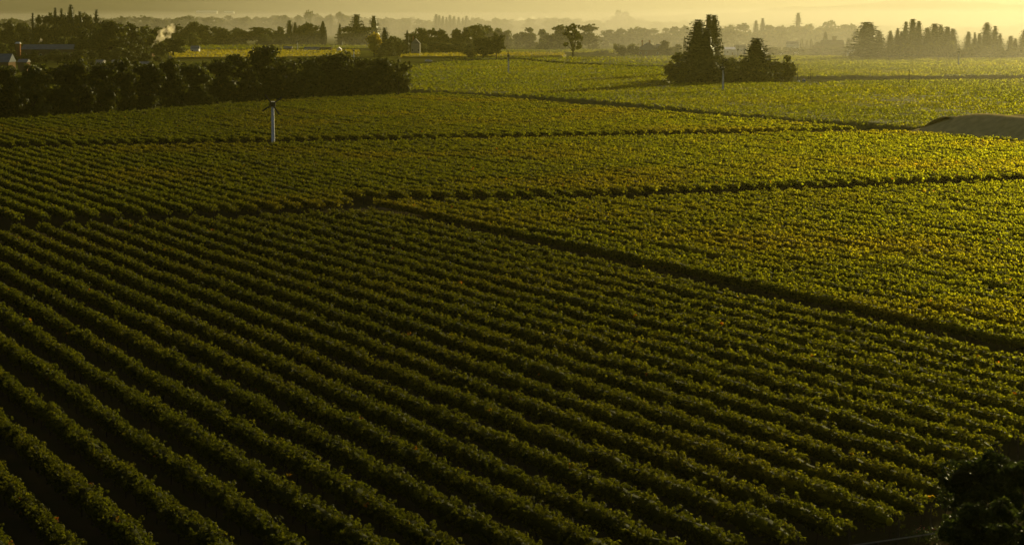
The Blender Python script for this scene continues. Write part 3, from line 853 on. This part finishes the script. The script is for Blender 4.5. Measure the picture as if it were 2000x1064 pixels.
grove('conifer rows on the right', [
    ('con0',1693,112,43,54,'broad dark conifer at the left end of the right conifer row'), ('con1',1716,112,60,22), ('con2',1738,112,60,20), ('con3',1752,112,56,22), ('cedar1',1768,112,41,20), ('con0',1781,112,37,24), ('con2',1793,112,41,22), ('con3',1760,112,62,24), ('con1',1810,112,54,26), ('con0',1824,112,46,30), ('con3',1836,112,49,30),
    ('cedar0',1849,112,51,30), ('con1',1860,112,56,24), ('con2',1890,112,62,22), ('con3',1903,112,64,14), ('con0',1912,112,65,15), ('con1',1926,112,44,26), ('con2',1942,112,51,22), ('con3',1952,112,66,20), ('con0',1973,112,70,18), ('con2',1982,112,75,16), ('con1',2001,112,58,28),
    ('shrub0',1740,113,88,34), ('shrub1',1775,113,86,36), ('shrub0',1815,113,84,40), ('shrub1',1845,113,82,40), ('shrub0',1880,113,94,30), ('shrub1',1915,113,90,40), ('shrub0',1955,113,92,36), ('shrub1',1992,113,92,34)],
    '{o} {w} from the left in the right conifer row')

# hazy trees of the far valley
far = []
tops = [(0,36),(120,36),(270,33),(310,31),(385,33),(445,30),(500,34),(523,28),(582,31),(603,23),(637,32),(665,27),(720,33),(775,34),(830,35),(900,36),(935,35),(990,37),(1035,37),(1062,36),(1090,35),(1140,38),(1180,42),(1215,22),(1260,42),(1330,40),(1400,46),(1500,48),(1700,47),(1760,48),(1860,54),(1960,48),(2000,47)]
k = 0; x = -20.0
while x < 2030:
    yt = float(np.interp(x, [t[0] for t in tops], [t[1] for t in tops])) + random.uniform(-1, 5)
    kind = random.choice(['oak0','oak1','oak2','oak3','oak4','tall0','tall1','tall2','light0','light2'])
    if 846 < x < 915: x += 6; continue
    far.append((kind, x, random.uniform(64.5, 69), yt, random.uniform(22, 36)))
    x += random.uniform(11, 19); k += 1
for i, x in enumerate([852,858,865,872,879,887,896,904,911]): far.append((f'con{i % 4}', x, 70, 28 + (i % 4) * 1.5 + i * .4, 12))
far += [('euc0',603,68,21,22,'wispy tall tree above the far tree line'), ('con3',647,68,28,9), ('tall0',1206,66,20,20,'big pale rounded tree above the far tree line'), ('oak1',1222,66,24,22), ('oak3',1236,66,34,22), ('euc1',665,68,25,22)]
grove('hazy trees of the far valley', far, '{o} {w} from the left in the palest far tree line')

# far woodland reads as one mass
def woodland():
    lobes = []
    for i in range(420):
        d = random.uniform(4300, 5400); px = random.uniform(-150, 2150)
        r = random.uniform(10, 19)
        lobes.append(((px - 1000) * px_metre(d), d, random.uniform(3, 12), r, r * .75))
    me = crown_from_lobes('woodland', lobes, 10, 6, 5.0, M['oak'], clump_r=.4)
    tag(obj('distant_woodland', me), 'far-off woodland below the hills, one hazy mass', 'woodland', kind='stuff')
woodland()

# ------------------------------------------------------------------ wind machines and poles
def wind_machine(x, yb, yt, label, rot=0.0, blades=4, head_yaw=0.0, cap='steel'):
    p = field_point(x, yb); h = (yb - yt) * px_metre(p.y) + 1.7
    root = empty('wind_machine', p)
    tag(root, label, 'wind machine', 'wind machines in the vineyards')
    r = .42 if p.y < 700 else .40
    MB().tube((0,0,0), (0,0,h - .55), r, r * .78, 12).build('mast', M['steel'], root)
    MB().box(-.7, .7, -1.9, -.5, 0, 1.3).build('engine_box', M['darksteel'], root)
    MB().box(-.62, .62, -.5, .7, h - .75, h + .35).box(-.35, .35, -.75, -.5, h - .5, h + .2).build('gearbox', M['darksteel'], root)
    MB().box(-.68, .68, -.55, .75, h + .353, h + .47).build('gearbox_cap', M[cap], root)
    MB().tube((0, -.75, h - .15), (0, -1.05, h - .2), .2, .14, 8).build('hub', M['darksteel'], root)
    for k in range(blades):
        a = R(rot) + 2*math.pi*k/blades
        b = MB(); c, s_ = math.cos(a), math.sin(a); L = 2.75
        def P(u, v, w): return (c*u - s_*v, -.95 + w, h - .17 + s_*u + c*v)
        b.add([P(.1,-.14,-.03),P(L,-.22,-.06),P(L,.2,.03),P(.1,.14,.03),P(.1,-.14,.01),P(L,-.22,-.03),P(L,.2,.06),P(.1,.14,.07)],
              [(0,3,2,1),(4,5,6,7),(0,1,5,4),(1,2,6,5),(2,3,7,6),(3,0,4,7)])
        b.build('blade', M['darksteel'], root)
    return root
wind_machine(533.5, 275, 202, 'nearest wind machine, pale mast with dark blades on the far track', 35)
wind_machine(1412, 177, 134, 'pale wind machine mast in front of the conifer clump', 100, 2)
wind_machine(993, 143, 109, 'pale slim wind machine mast in the middle green vineyard', 95, 2)
wind_machine(1872, 127, 101, 'hazy wind machine in front of the right conifer row', 92, 2)
wind_machine(691, 118, 99, 'small pale wind machine behind the right of the dark grove', 140, 2)
wind_machine(581, 99, 82, 'tiny wind machine in the yellow vineyard', 30, 2)
wind_machine(1441, 114, 97, 'faint wind machine between the two parts of the conifer clump', 88, 2)

def utility_pole(x, yb, yt, label):
    p = field_point(x, yb); h = (yb - yt) * px_metre(p.y) + 1.7
    root = empty('utility_pole', p, random.uniform(-.6, .6)); tag(root, label, 'pole', 'utility poles')
    MB().tube((0,0,0), (0,0,h), .17, .12, 8).build('post', M['wood'], root)
    MB().box(-1.1, 1.1, -.17, -.05, h - .75, h - .6).build('crossarm', M['wood'], root)
    for dx in (-.95, 0, .95): MB().tube((dx, -.11, h - .597), (dx, -.11, h - .4), .05, .04, 6).build('insulator', M['whiteplastic'], root)
utility_pole(922, 146, 115, 'thin dark pole in the vineyard left of the slim mast')
utility_pole(1775, 172, 135, 'thin dark pole standing in the right green vineyard')
utility_pole(1558, 150, 124, 'dark pole at the right edge of the conifer clump')
utility_pole(1583, 152, 134, 'dark pole between the blue tank and white bin')
utility_pole(867, 127, 112, 'small distant pole left of the roadside car')

# ------------------------------------------------------------------ buildings
def building(x0, x1, yb, yeave, yridge, depth, wall, roof, label, rz=0.0, windows=3, gable_front=False, chimneys=(), cat='building', name='building', loc=None, door=True):
    xm = (x0 + x1) / 2
    p = loc or field_point(xm, yb)
    k = px_metre(p.y); w = (x1 - x0) * k; he = (yb - yeave) * k + (0 if loc else 1.7); hr = (yb - yridge) * k + (0 if loc else 1.7)
    root = empty(name, p, rz); tag(root, label, cat)
    dpt = depth
    MB().box(-w/2, w/2, 0, dpt, 0, he).build('wall', wall, root)
    b = MB(); ov = .4
    if gable_front:
        vs = [(-w/2-ov,-ov,he+.01),(w/2+ov,-ov,he+.01),(w/2+ov,dpt+ov,he+.01),(-w/2-ov,dpt+ov,he+.01),(0,-ov,hr),(0,dpt+ov,hr)]
        b.add(vs, [(0,3,2,1),(1,2,5,4),(3,0,4,5),(0,1,4),(2,3,5)])
    else:
        b.gable(-w/2-ov, w/2+ov, -ov, dpt+ov, he+.01, hr)
    ro = b.build('roof', roof, root)
    for cx in chimneys:
        MB().box(cx*w-.6, cx*w+.6, dpt*.45, dpt*.45+1.2, he + (hr-he)*.3, hr + 2.0).build('chimney', M['brick'], ro)
    if windows:
        ww = min(1.4, w / (windows * 2.2))
        for i in range(windows):
            cx = -w/2 + w * (i + .5) / windows
            if door and i == windows // 2:
                MB().box(cx-.6, cx+.6, -.05, -.003, 0.02, min(2.2, he*.8)).build('door', M['brownwall'], root); continue
            f = MB().box(cx-ww/2-.1, cx+ww/2+.1, -.04, -.003, he*.38, he*.38 + min(1.6, he*.45)).build('window', M['whitewall'], root)
            MB().box(cx-ww/2, cx+ww/2, -.07, -.043, he*.38+.1, he*.38 + min(1.5, he*.42)).build('pane', M['glass'], f)
    return root

building(42, 148, 113, 97, 87.5, 18, M['brownwall'], M['bluegrey'], 'long barn with blue-grey roof at the left', windows=7, cat='barn', name='barn')
root = empty('brick_chimney', field_point(36, 112)); tag(root, 'square brick chimney with white cap left of the long barn', 'chimney')
kk = px_metre(field_point(36, 112).y); hc = (112 - 86) * kk + 1.7
MB().box(-1.7, 1.7, -1.7, 1.7, 0, hc).build('stack', M['brick'], root); MB().box(-1.95, 1.95, -1.95, 1.95, hc + .01, hc + .5).gable(-1.6, 1.6, -1.6, 1.6, hc + .52, hc + 1.3).build('cap', M['whitewall'], root)
building(-22, 17, 140, 122, 106, 16, M['brownwall'], M['bluegrey'], 'blue-grey roofed house cut by the left edge', windows=3, cat='house', name='house')
building(35, 52, 135, 122, 116, 9, M['brownwall'], M['greyroof'], 'small grey shed roof behind the left of the grove', windows=1, cat='shed', name='shed')
building(262, 297, 108, 92, 84, 14, M['brownwall'], M['greyroof'], 'grey roofed barn from which the larger smoke rises', windows=3, cat='barn', name='barn')
building(372, 388, 101, 96, 90, 9, M['whitewall'], M['greyroof'], 'pale grey shed at the edge of the yellow vineyard', windows=2, cat='shed', name='shed')
building(186, 200, 128, 121, 117.5, 10, M['greywall'], M['greyroof'], 'small pale-roofed shed glimpsed over the grove', windows=2, cat='shed', name='shed')
building(218, 238, 128, 120.5, 117.5, 10, M['greywall'], M['greyroof'], 'longer pale roof glimpsed over the grove, right of the small shed', windows=3, cat='shed', name='shed')
building(268, 292, 134, 126, 121, 10, M['brownwall'], M['greyroof'], 'low brown shed half hidden behind the grove trees', windows=2, cat='shed', name='shed')
building(554, 569, 98.5, 95, 91, 10, M['brownwall'], M['greyroof'], 'small brown shed behind the yellow vineyard', windows=2, cat='shed', name='shed')
building(594, 623, 98.5, 95.5, 92, 12, M['whitewall'], M['bluegrey'], 'long low blue-grey roof behind the yellow vineyard', windows=5, cat='shed', name='shed')
building(624, 646, 98.5, 95, 92.5, 12, M['brownwall'], M['brownroof'], 'long low brown shed right of the blue-grey roof', windows=4, cat='shed', name='shed')
building(657, 666, 100, 97, 92.5, 8, M['whitewall'], M['metalroof'], 'small shed with dazzling sunlit roof', windows=0, gable_front=True, cat='shed', name='shed')
building(803, 820, 105, 86, 76, 12, M['greywall'], M['greyroof'], 'white two-storey house half hidden among trees', windows=3, gable_front=True, chimneys=(-.3,), cat='house', name='house')
h = building(1245, 1290, 107, 98, 84, 20, M['brownwall'], M['greyroof'], 'brown gabled house with chimneys in front of trees', windows=4, gable_front=True, chimneys=(-.26, .06), cat='house', name='house')
building(1282, 1300, 106, 98, 87, 14, M['brownwall'], M['greyroof'], 'side wing right of the gabled house', windows=2, chimneys=(.2,), cat='house', name='house')
building(1416, 1436, 104, 97, 92.5, 10, M['whitewall'], M['metalroof'], 'low shed with glaring roof behind the conifer clump', windows=2, cat='shed', name='shed')
building(1437, 1457, 103, 94, 88, 12, M['whitewall'], M['bluegrey'], 'pale shed beside the glaring roof', windows=3, cat='shed', name='shed')
building(1538, 1561, 101, 86, 81.5, 12, M['whitewall'], M['greyroof'], 'tall white shed in front of the hazy tree line', windows=3, cat='shed', name='shed')
building(1591, 1606, 102, 91, 83, 12, M['brownwall'], M['brownroof'], 'small brown gabled barn left of the large barn', windows=2, gable_front=True, cat='barn', name='barn')
bb = building(1607, 1649, 102, 88, 79, 18, M['brownwall'], M['brownroof'], 'large brown barn with rooftop cupola on the right', windows=5, cat='barn', name='barn')
kb = px_metre(field_point(1628, 102).y); hb = (102 - 79) * kb + 1.7
cu = MB().box(-1.4, 1.4, 7.6, 10.4, hb - .8, hb + 2.0).build('cupola', M['brownwall'], bb, (kb * 4, 0, 0)); MB().gable(-2.2, 2.2, 6.8, 11.2, hb + 2.01, hb + 3.3).build('cupola_roof', M['brownroof'], cu)
building(1657, 1674, 107, 97, 90, 9, M['whitewall'], M['greyroof'], 'pale grey roofed house left of the conifer row', windows=2, cat='house', name='house')
for (x0, x1, yb, ye, yr, lab, nw) in ((383, 423, 27.5, 24, 21.5, 'long white winery building on the hazy hillside', 8), (438, 456, 27, 24.2, 22.5, 'shorter white building on the hazy hillside', 4)):
    building(x0, x1, yb, ye, yr, 25, M['whitewall'], M['whitewall'], lab, windows=nw, loc=at_distance((x0+x1)/2, yb, 5720))

# ------------------------------------------------------------------ vehicles and small things
def car(x, y, label, paint, rz=0.0, scale=1.0, cat='car'):
    p = field_point(x, y); root = empty('parked_car', p, rz, (scale,)*3); tag(root, label, cat)
    prof = [(-2.2,.35),(-2.25,.75),(-2.0,.95),(-.9,1.0),(2.1,.92),(2.25,.6),(2.2,.35)]
    b = MB(); n = len(prof)
    b.add([(x_, -.88, z) for x_, z in prof] + [(x_, .88, z) for x_, z in prof], [tuple(range(n)), tuple(range(2*n-1, n-1, -1))] + [(i, n+i, n+(i+1) % n, (i+1) % n) for i in range(n)])
    b.build('body', paint, root)
    cp = [(-1.9,.97),(-1.3,1.46),(.5,1.48),(1.2,.97)]
    b = MB(); b.add([(x_, -.78, z) for x_, z in cp] + [(x_, .78, z) for x_, z in cp], [tuple(range(4)), (7,6,5,4)] + [(i, 4+i, 4+(i+1) % 4, (i+1) % 4) for i in range(4)])
    cab = b.build('cabin', paint, root)
    for sx in (-1, 1): MB().add([(-1.55, sx*.79, 1.03),(-1.2, sx*.79, 1.38),(.45, sx*.79, 1.40),(.95, sx*.79, 1.03)], [(0,1,2,3)]).build('side_window', M['glass'], cab)
    for x_ in (-1.35, 1.4):
        for s_ in (-1, 1):
            w = MB().tube((x_, s_*.72, .33), (x_, s_*.93, .33), .33, .33, 14).build('wheel', M['rubber'], root)
            MB().tube((x_, s_*.931, .33), (x_, s_*.945, .33), .19, .17, 10).build('rim', M['steel'], w)
    for s_ in (-1, 1): MB().box(2.2, 2.27, s_*.62-.16, s_*.62+.16, .62, .76).build('headlight', M['whiteplastic'], root)
car(837, 116.5, 'white car driving on the road left of the oak pair', M['carwhite'], .1, 1.15)
car(1657, 109, 'white car parked by the right barns', M['carwhite'], .05, 1.2)
car(1528, 103, 'pale car on the far road near the white shed', M['carwhite'], .0, 1.2)
car(1030, 105.5, 'dark pickup-sized car in the far field', M['cardark'], .2, 1.4)
car(996, 111, 'dark car beside the slim wind machine mast top', M['cardark'], .0, 1.2)
car(1496, 102, 'pale car near the glaring shed roof', M['carwhite'], .3, 1.1)
car(590, 116, 'grey car on the road behind the dark grove', M['cardark'], .1, 1.1)

def tank(x, y, h, r, mat, lid, label, name='water_tank', cat='tank'):
    p = field_point(x, y); root = empty(name, p); tag(root, label, cat)
    MB().tube((0,0,0), (0,0,h), r, r, 16).build('shell', mat, root)
    MB().tube((0,0,h+.003), (0,0,h+.45), r*1.02, r*.3, 16).build('lid', lid, root)
tank(1570, 158, 2.1, .75, M['blueplastic'], M['whiteplastic'], 'blue tank with white lid beside the conifer clump')
tank(1560, 157, 1.3, .6, M['steel'], M['steel'], 'short grey tank left of the blue tank')
def bin_box(x, y, w, h, label):
    p = field_point(x, y); root = empty('harvest_bin', p, random.uniform(-.3, .3)); tag(root, label, 'bin', 'white bins on the farm track')
    MB().box(-w/2, w/2, -.6, .6, .14, h).build('body', M['whiteplastic'], root)
    for s_ in (-1, 1): MB().box(s_*w*.36-.1, s_*w*.36+.1, -.58, .58, 0, .137).build('runner', M['wood'], root)
bin_box(1593, 158.5, 1.5, 1.2, 'white bin right of the blue tank')
bin_box(1610, 160, 1.0, .8, 'smaller white bin farther right on the farm track')
bin_box(1512, 161, 1.2, 1.0, 'white bin in front of the conifer clump')
strip('farm_track', [field_point(1490, 162.5), field_point(1540, 161.5), field_point(1625, 162.5)], 6, .02, M['gravel'], 'gravel farm track by the conifer clump', 30)
strip('country_road', [field_point(-100, 114.5), field_point(500, 114), field_point(760, 117), field_point(900, 116), field_point(1000, 111.5), field_point(1180, 109), field_point(1400, 107.5)], 7, .024, M['dirt'], 'pale country road across the valley', 60)

# weathered pipe rail at the corner of the headland
ra, rb = unproject(1690, 1061, .75), unproject(1856, 1037, .75)
root = empty('pipe_rail', (ra.x, ra.y, 0)); tag(root, 'grey pipe rail on short posts at the bottom right headland', 'rail')
v = rb - Vector((ra.x, ra.y, .75)); ext = v.normalized() * 2.5
MB().tube(-ext + Vector((0,0,.75)), v + ext + Vector((0,0,.77)), .045, .045, 8).build('rail', M['oldsteel'], root)
for f in (-.45, .15, .62, 1.2):
    q = v * f; MB().tube((q.x, q.y, 0), (q.x, q.y, .72), .05, .05, 6).build('post', M['wood'], root)

# weedy clump with pink flowers at the rail
def weeds(x, y, n, label, flowers=10, r=1.1, h=.8):
    p = unproject(x, y); root = empty('weed_clump', p); tag(root, label, 'weeds')
    P = rng.normal(size=(n, 3)) * np.array([r*.5, r*.4, .22]) + np.array([0, 0, h*.5]); P[:, 2] = np.abs(P[:, 2])
    V, Fc = leaf_tris(P, unit(rng.normal(size=(n, 3)) + np.array([0,0,.5])), rng.uniform(.06, .15, n))
    tag(obj('leaves', tri_mesh('weeds', V, Fc, np.clip(rng.normal(.4, .2, n), 0, 1)), M['shrub'], root), kind='stuff')
    if flowers:
        P = rng.normal(size=(flowers, 3)) * np.array([r*.4, r*.3, .1]) + np.array([0, 0, h*.95])
        V, Fc = leaf_tris(P, unit(rng.normal(size=(flowers, 3)) + np.array([0,-.6,.8])), rng.uniform(.08, .16, flowers))
        tag(obj('flowers', tri_mesh('flowers', V, Fc, np.zeros(flowers)), M['redflower'], root), kind='stuff')
weeds(1800, 1058, 500, 'low weeds with small pink flowers around the pipe rail', 14)
weeds(1846, 1062, 600, 'leafy weeds at the right end of the pipe rail', 3, 1.3, 1.0)

# pale grow tubes under the lower left rows
for (x, y, lab) in ((101, 928, 'pale grow tube under the lower left rows, nearest the left edge'), (203, 915, 'pale grow tube under the lower left rows, farthest right'), (142, 970, 'pale grow tube under the lower left rows, lowest of three')):
    p = unproject(x, y); root = empty('grow_tube', p); tag(root, lab, 'grow tube', 'grow tubes under the lower left rows')
    MB().tube((0,0,0), (.02,0,.75), .05, .05, 8).build('sleeve', M['whiteplastic'], root)
    MB().tube((.07,0,0), (.07,0,1.2), .012, .012, 5).build('stake', M['wood'], root)

# ------------------------------------------------------------------ shrubs on the hillside, lower right
def hill_shrub(x, yt, dist, h, w, label, n_lobes=16, seed=5, name='hillside_shrub'):
    top = at_distance(x, yt, dist)
    zb = float(hill_height(top.x, top.y)); hh = top.z - zb
    rs = np.random.default_rng(seed)
    root = empty(name, (top.x, top.y, zb)); tag(root, label, 'shrub')
    lobes, segs = [], []
    for i in range(n_lobes):
        a = rs.uniform(0, 2*np.pi); z = hh * rs.uniform(.25, .86); q = w * math.sqrt(rs.random()) * math.sin(math.pi * min(.95, .12 + .85 * z / hh)) ** .5
        r = rs.uniform(.17, .3) * w
        lobes.append((math.cos(a)*q*.75, math.sin(a)*q*.75, z, r, r*.8)); segs.append(((0,0,hh*.1), lobes[-1][:3], .06, .015))
    lobes.append((0, 0, hh - .22*w, .24*w, .2*w))
    segs.append(((0,0,-.3), (0,0,hh*.6), .12, .05))
    obj('trunk', limb_mesh('trunk', segs), M['bark'], root)
    me = crown_from_lobes('crown', lobes, 42, 16, .15, M['shrub'], tmean=.4, core=.6, clump_r=.36)
    obj('crown', me, None, root)
    return root
hill_shrub(1945, 885, 72, 5.5, 2.5, 'large dark leafy shrub filling the bottom right corner', 20, 5)
hill_shrub(2045, 858, 66, 5.5, 2.2, 'leafy shrub just cut by the right edge, behind the corner shrub', 18, 6)
hill_shrub(1900, 985, 64, 3, 1.7, 'low leafy bush at the bottom edge, left of the corner shrub', 14, 7)

# ------------------------------------------------------------------ smoke, mist and haze
def puffs(name, balls, voxel, mat, label, cat):
    bm = bmesh.new()
    for (p, r) in balls:
        ret = bmesh.ops.create_icosphere(bm, subdivisions=2, radius=r)
        for v_ in ret['verts']: v_.co = v_.co * random.uniform(.86, 1.14) + Vector(p)
    me = bpy.data.meshes.new('tmp'); bm.to_mesh(me); bm.free()
    tmp = bpy.data.objects.new('tmp', me); C.objects.link(tmp)
    md = tmp.modifiers.new('r', 'REMESH'); md.mode = 'VOXEL'; md.voxel_size = voxel
    dg = bpy.context.evaluated_depsgraph_get(); res = bpy.data.meshes.new_from_object(tmp.evaluated_get(dg))
    bpy.data.objects.remove(tmp); bpy.data.meshes.remove(me)
    res.name = name
    return tag(obj(name, res, mat), label, cat, kind='stuff')

def smoke(d, track, label, seed, n=26):
    """track of (pixel x, pixel y, radius px) at forward distance d"""
    rs = random.Random(seed); balls = []; k = px_metre(d)
    for i in range(n):
        f = (i / (n - 1)) * (len(track) - 1); j = min(int(f), len(track) - 2); g = f - j
        x, y, r = (track[j][m] * (1 - g) + track[j+1][m] * g for m in range(3))
        p = at_distance(x + rs.uniform(-.7, .7)*r, y + rs.uniform(-.6, .6)*r, d + rs.uniform(-1, 1)*r*k)
        balls.append((p, r * k * rs.uniform(.45, .85)))
    return puffs('smoke_plume', balls, max(.35, .12 * track[-1][2] * k), M['smoke'], label, 'smoke')
smoke(1490, [(298,90,2),(303,82,4),(310,75,7.5),(318,67,9),(327,61,10),(338,56,9)], 'larger tan smoke plume drifting right from the grey barn roof', 3, 30)
smoke(1440, [(74,88,1.5),(77,82,3),(81,77,3.5)], 'small pale smoke puff above the long barn roof', 4, 12)

def mist_slab(name, x0, x1, y0, y1, ztop, amp, mat, label, seed, front=None, back=0):
    nx, ny = 60, 40
    X, Y = np.meshgrid(np.linspace(x0, x1, nx), np.linspace(y0, y1, ny))
    ex = np.minimum(np.minimum((X - x0), (x1 - X)) / ((x1 - x0) * .2), 1); ey = np.minimum(np.minimum((Y - y0), (y1 - y0) * 0 + (y1 - Y)) / ((y1 - y0) * .3), 1)
    e = np.clip(np.minimum(ex, ey), 0, 1) ** .7
    if front:
        f0 = np.interp(X, [q[0] for q in front], [q[1] for q in front])
        Y = f0 + (back - f0) * Y; y0, y1 = Y.min(), Y.max()
    Zt = .9 + e * (ztop + amp * noise2(X, Y, seed, 4.0 / (y1 - y0)) + .5 * amp * noise2(X, Y, seed + 1, 12.0 / (y1 - y0)))
    Zb = np.full_like(X, .6)
    V = np.concatenate([np.stack([X, Y, Zt], -1).reshape(-1, 3), np.stack([X, Y, Zb], -1).reshape(-1, 3)])
    idx = np.arange(nx*ny).reshape(ny, nx); o = nx*ny
    q = np.stack([idx[:-1,:-1], idx[:-1,1:], idx[1:,1:], idx[1:,:-1]], -1).reshape(-1, 4)
    Q = [q, q[:, ::-1] + o]
    for ring in (idx[0], idx[:, -1], idx[-1, ::-1], idx[::-1, 0]):
        Q.append(np.stack([ring[1:], ring[:-1], ring[:-1] + o, ring[1:] + o], -1))
    return tag(obj(name, tri_mesh(name, V, np.concatenate(Q), smooth=True), mat), label, 'mist', kind='stuff')
M['mist_far'] = volume_mat('far mist', (.30, .28, .255), 3.1e-4, .60)
for (top, amp, sd, fr, bk, lab) in (
        (40, 10, 61, [(-2600,3600),(-800,3100),(-300,2100),(20,1650),(120,900),(250,500),(2600,450)], 5800, 'pale mist lying over the far valley floor'),
        (80, 24, 65, [(-2600,5200),(-900,4700),(-300,3000),(60,2100),(200,1500),(400,1300),(2600,1300)], 6300, 'thinner high mist in front of the mountainside'),
        (118, 30, 68, [(-2600,5900),(-900,5500),(-200,4200),(200,2800),(600,2200),(2600,2200)], 6500, 'highest thin mist veiling the mountain crest')):
    mist_slab('mist_layer', -2600, 2600, 0, 1, top, amp, M['mist_far'], lab, sd, front=fr, back=bk)
M['mist_bright'] = volume_mat('bright mist', (1.0, .97, .88), .03, .45)
def wisp(x0, x1, y0, y1, d, r, n, label, seed):
    rs = random.Random(seed); k = px_metre(d)
    balls = [(at_distance(rs.uniform(x0, x1), rs.uniform(y0, y1), d + rs.uniform(-2, 2)*r*k), r*k*rs.uniform(.5, 1.1)) for _ in range(n)]
    return puffs('mist_bank', balls, r*k*.22, M['mist_bright'], label, 'mist')
wisp(1012, 1086, 37, 46, 4300, 6, 26, 'bright white mist bank above the far trees in mid picture', 1)
wisp(470, 502, 61, 66, 3000, 4, 12, 'bright low mist patch left of the far conifers', 2)
wisp(542, 566, 59, 66, 3000, 4, 12, 'bright low mist patch beside the far conifers', 3)

tag(MB().box(-4500, 4500, -300, 8000, -1.2, 175).build('haze', M['haze']), 'thin golden morning haze over the valley', kind='stuff')
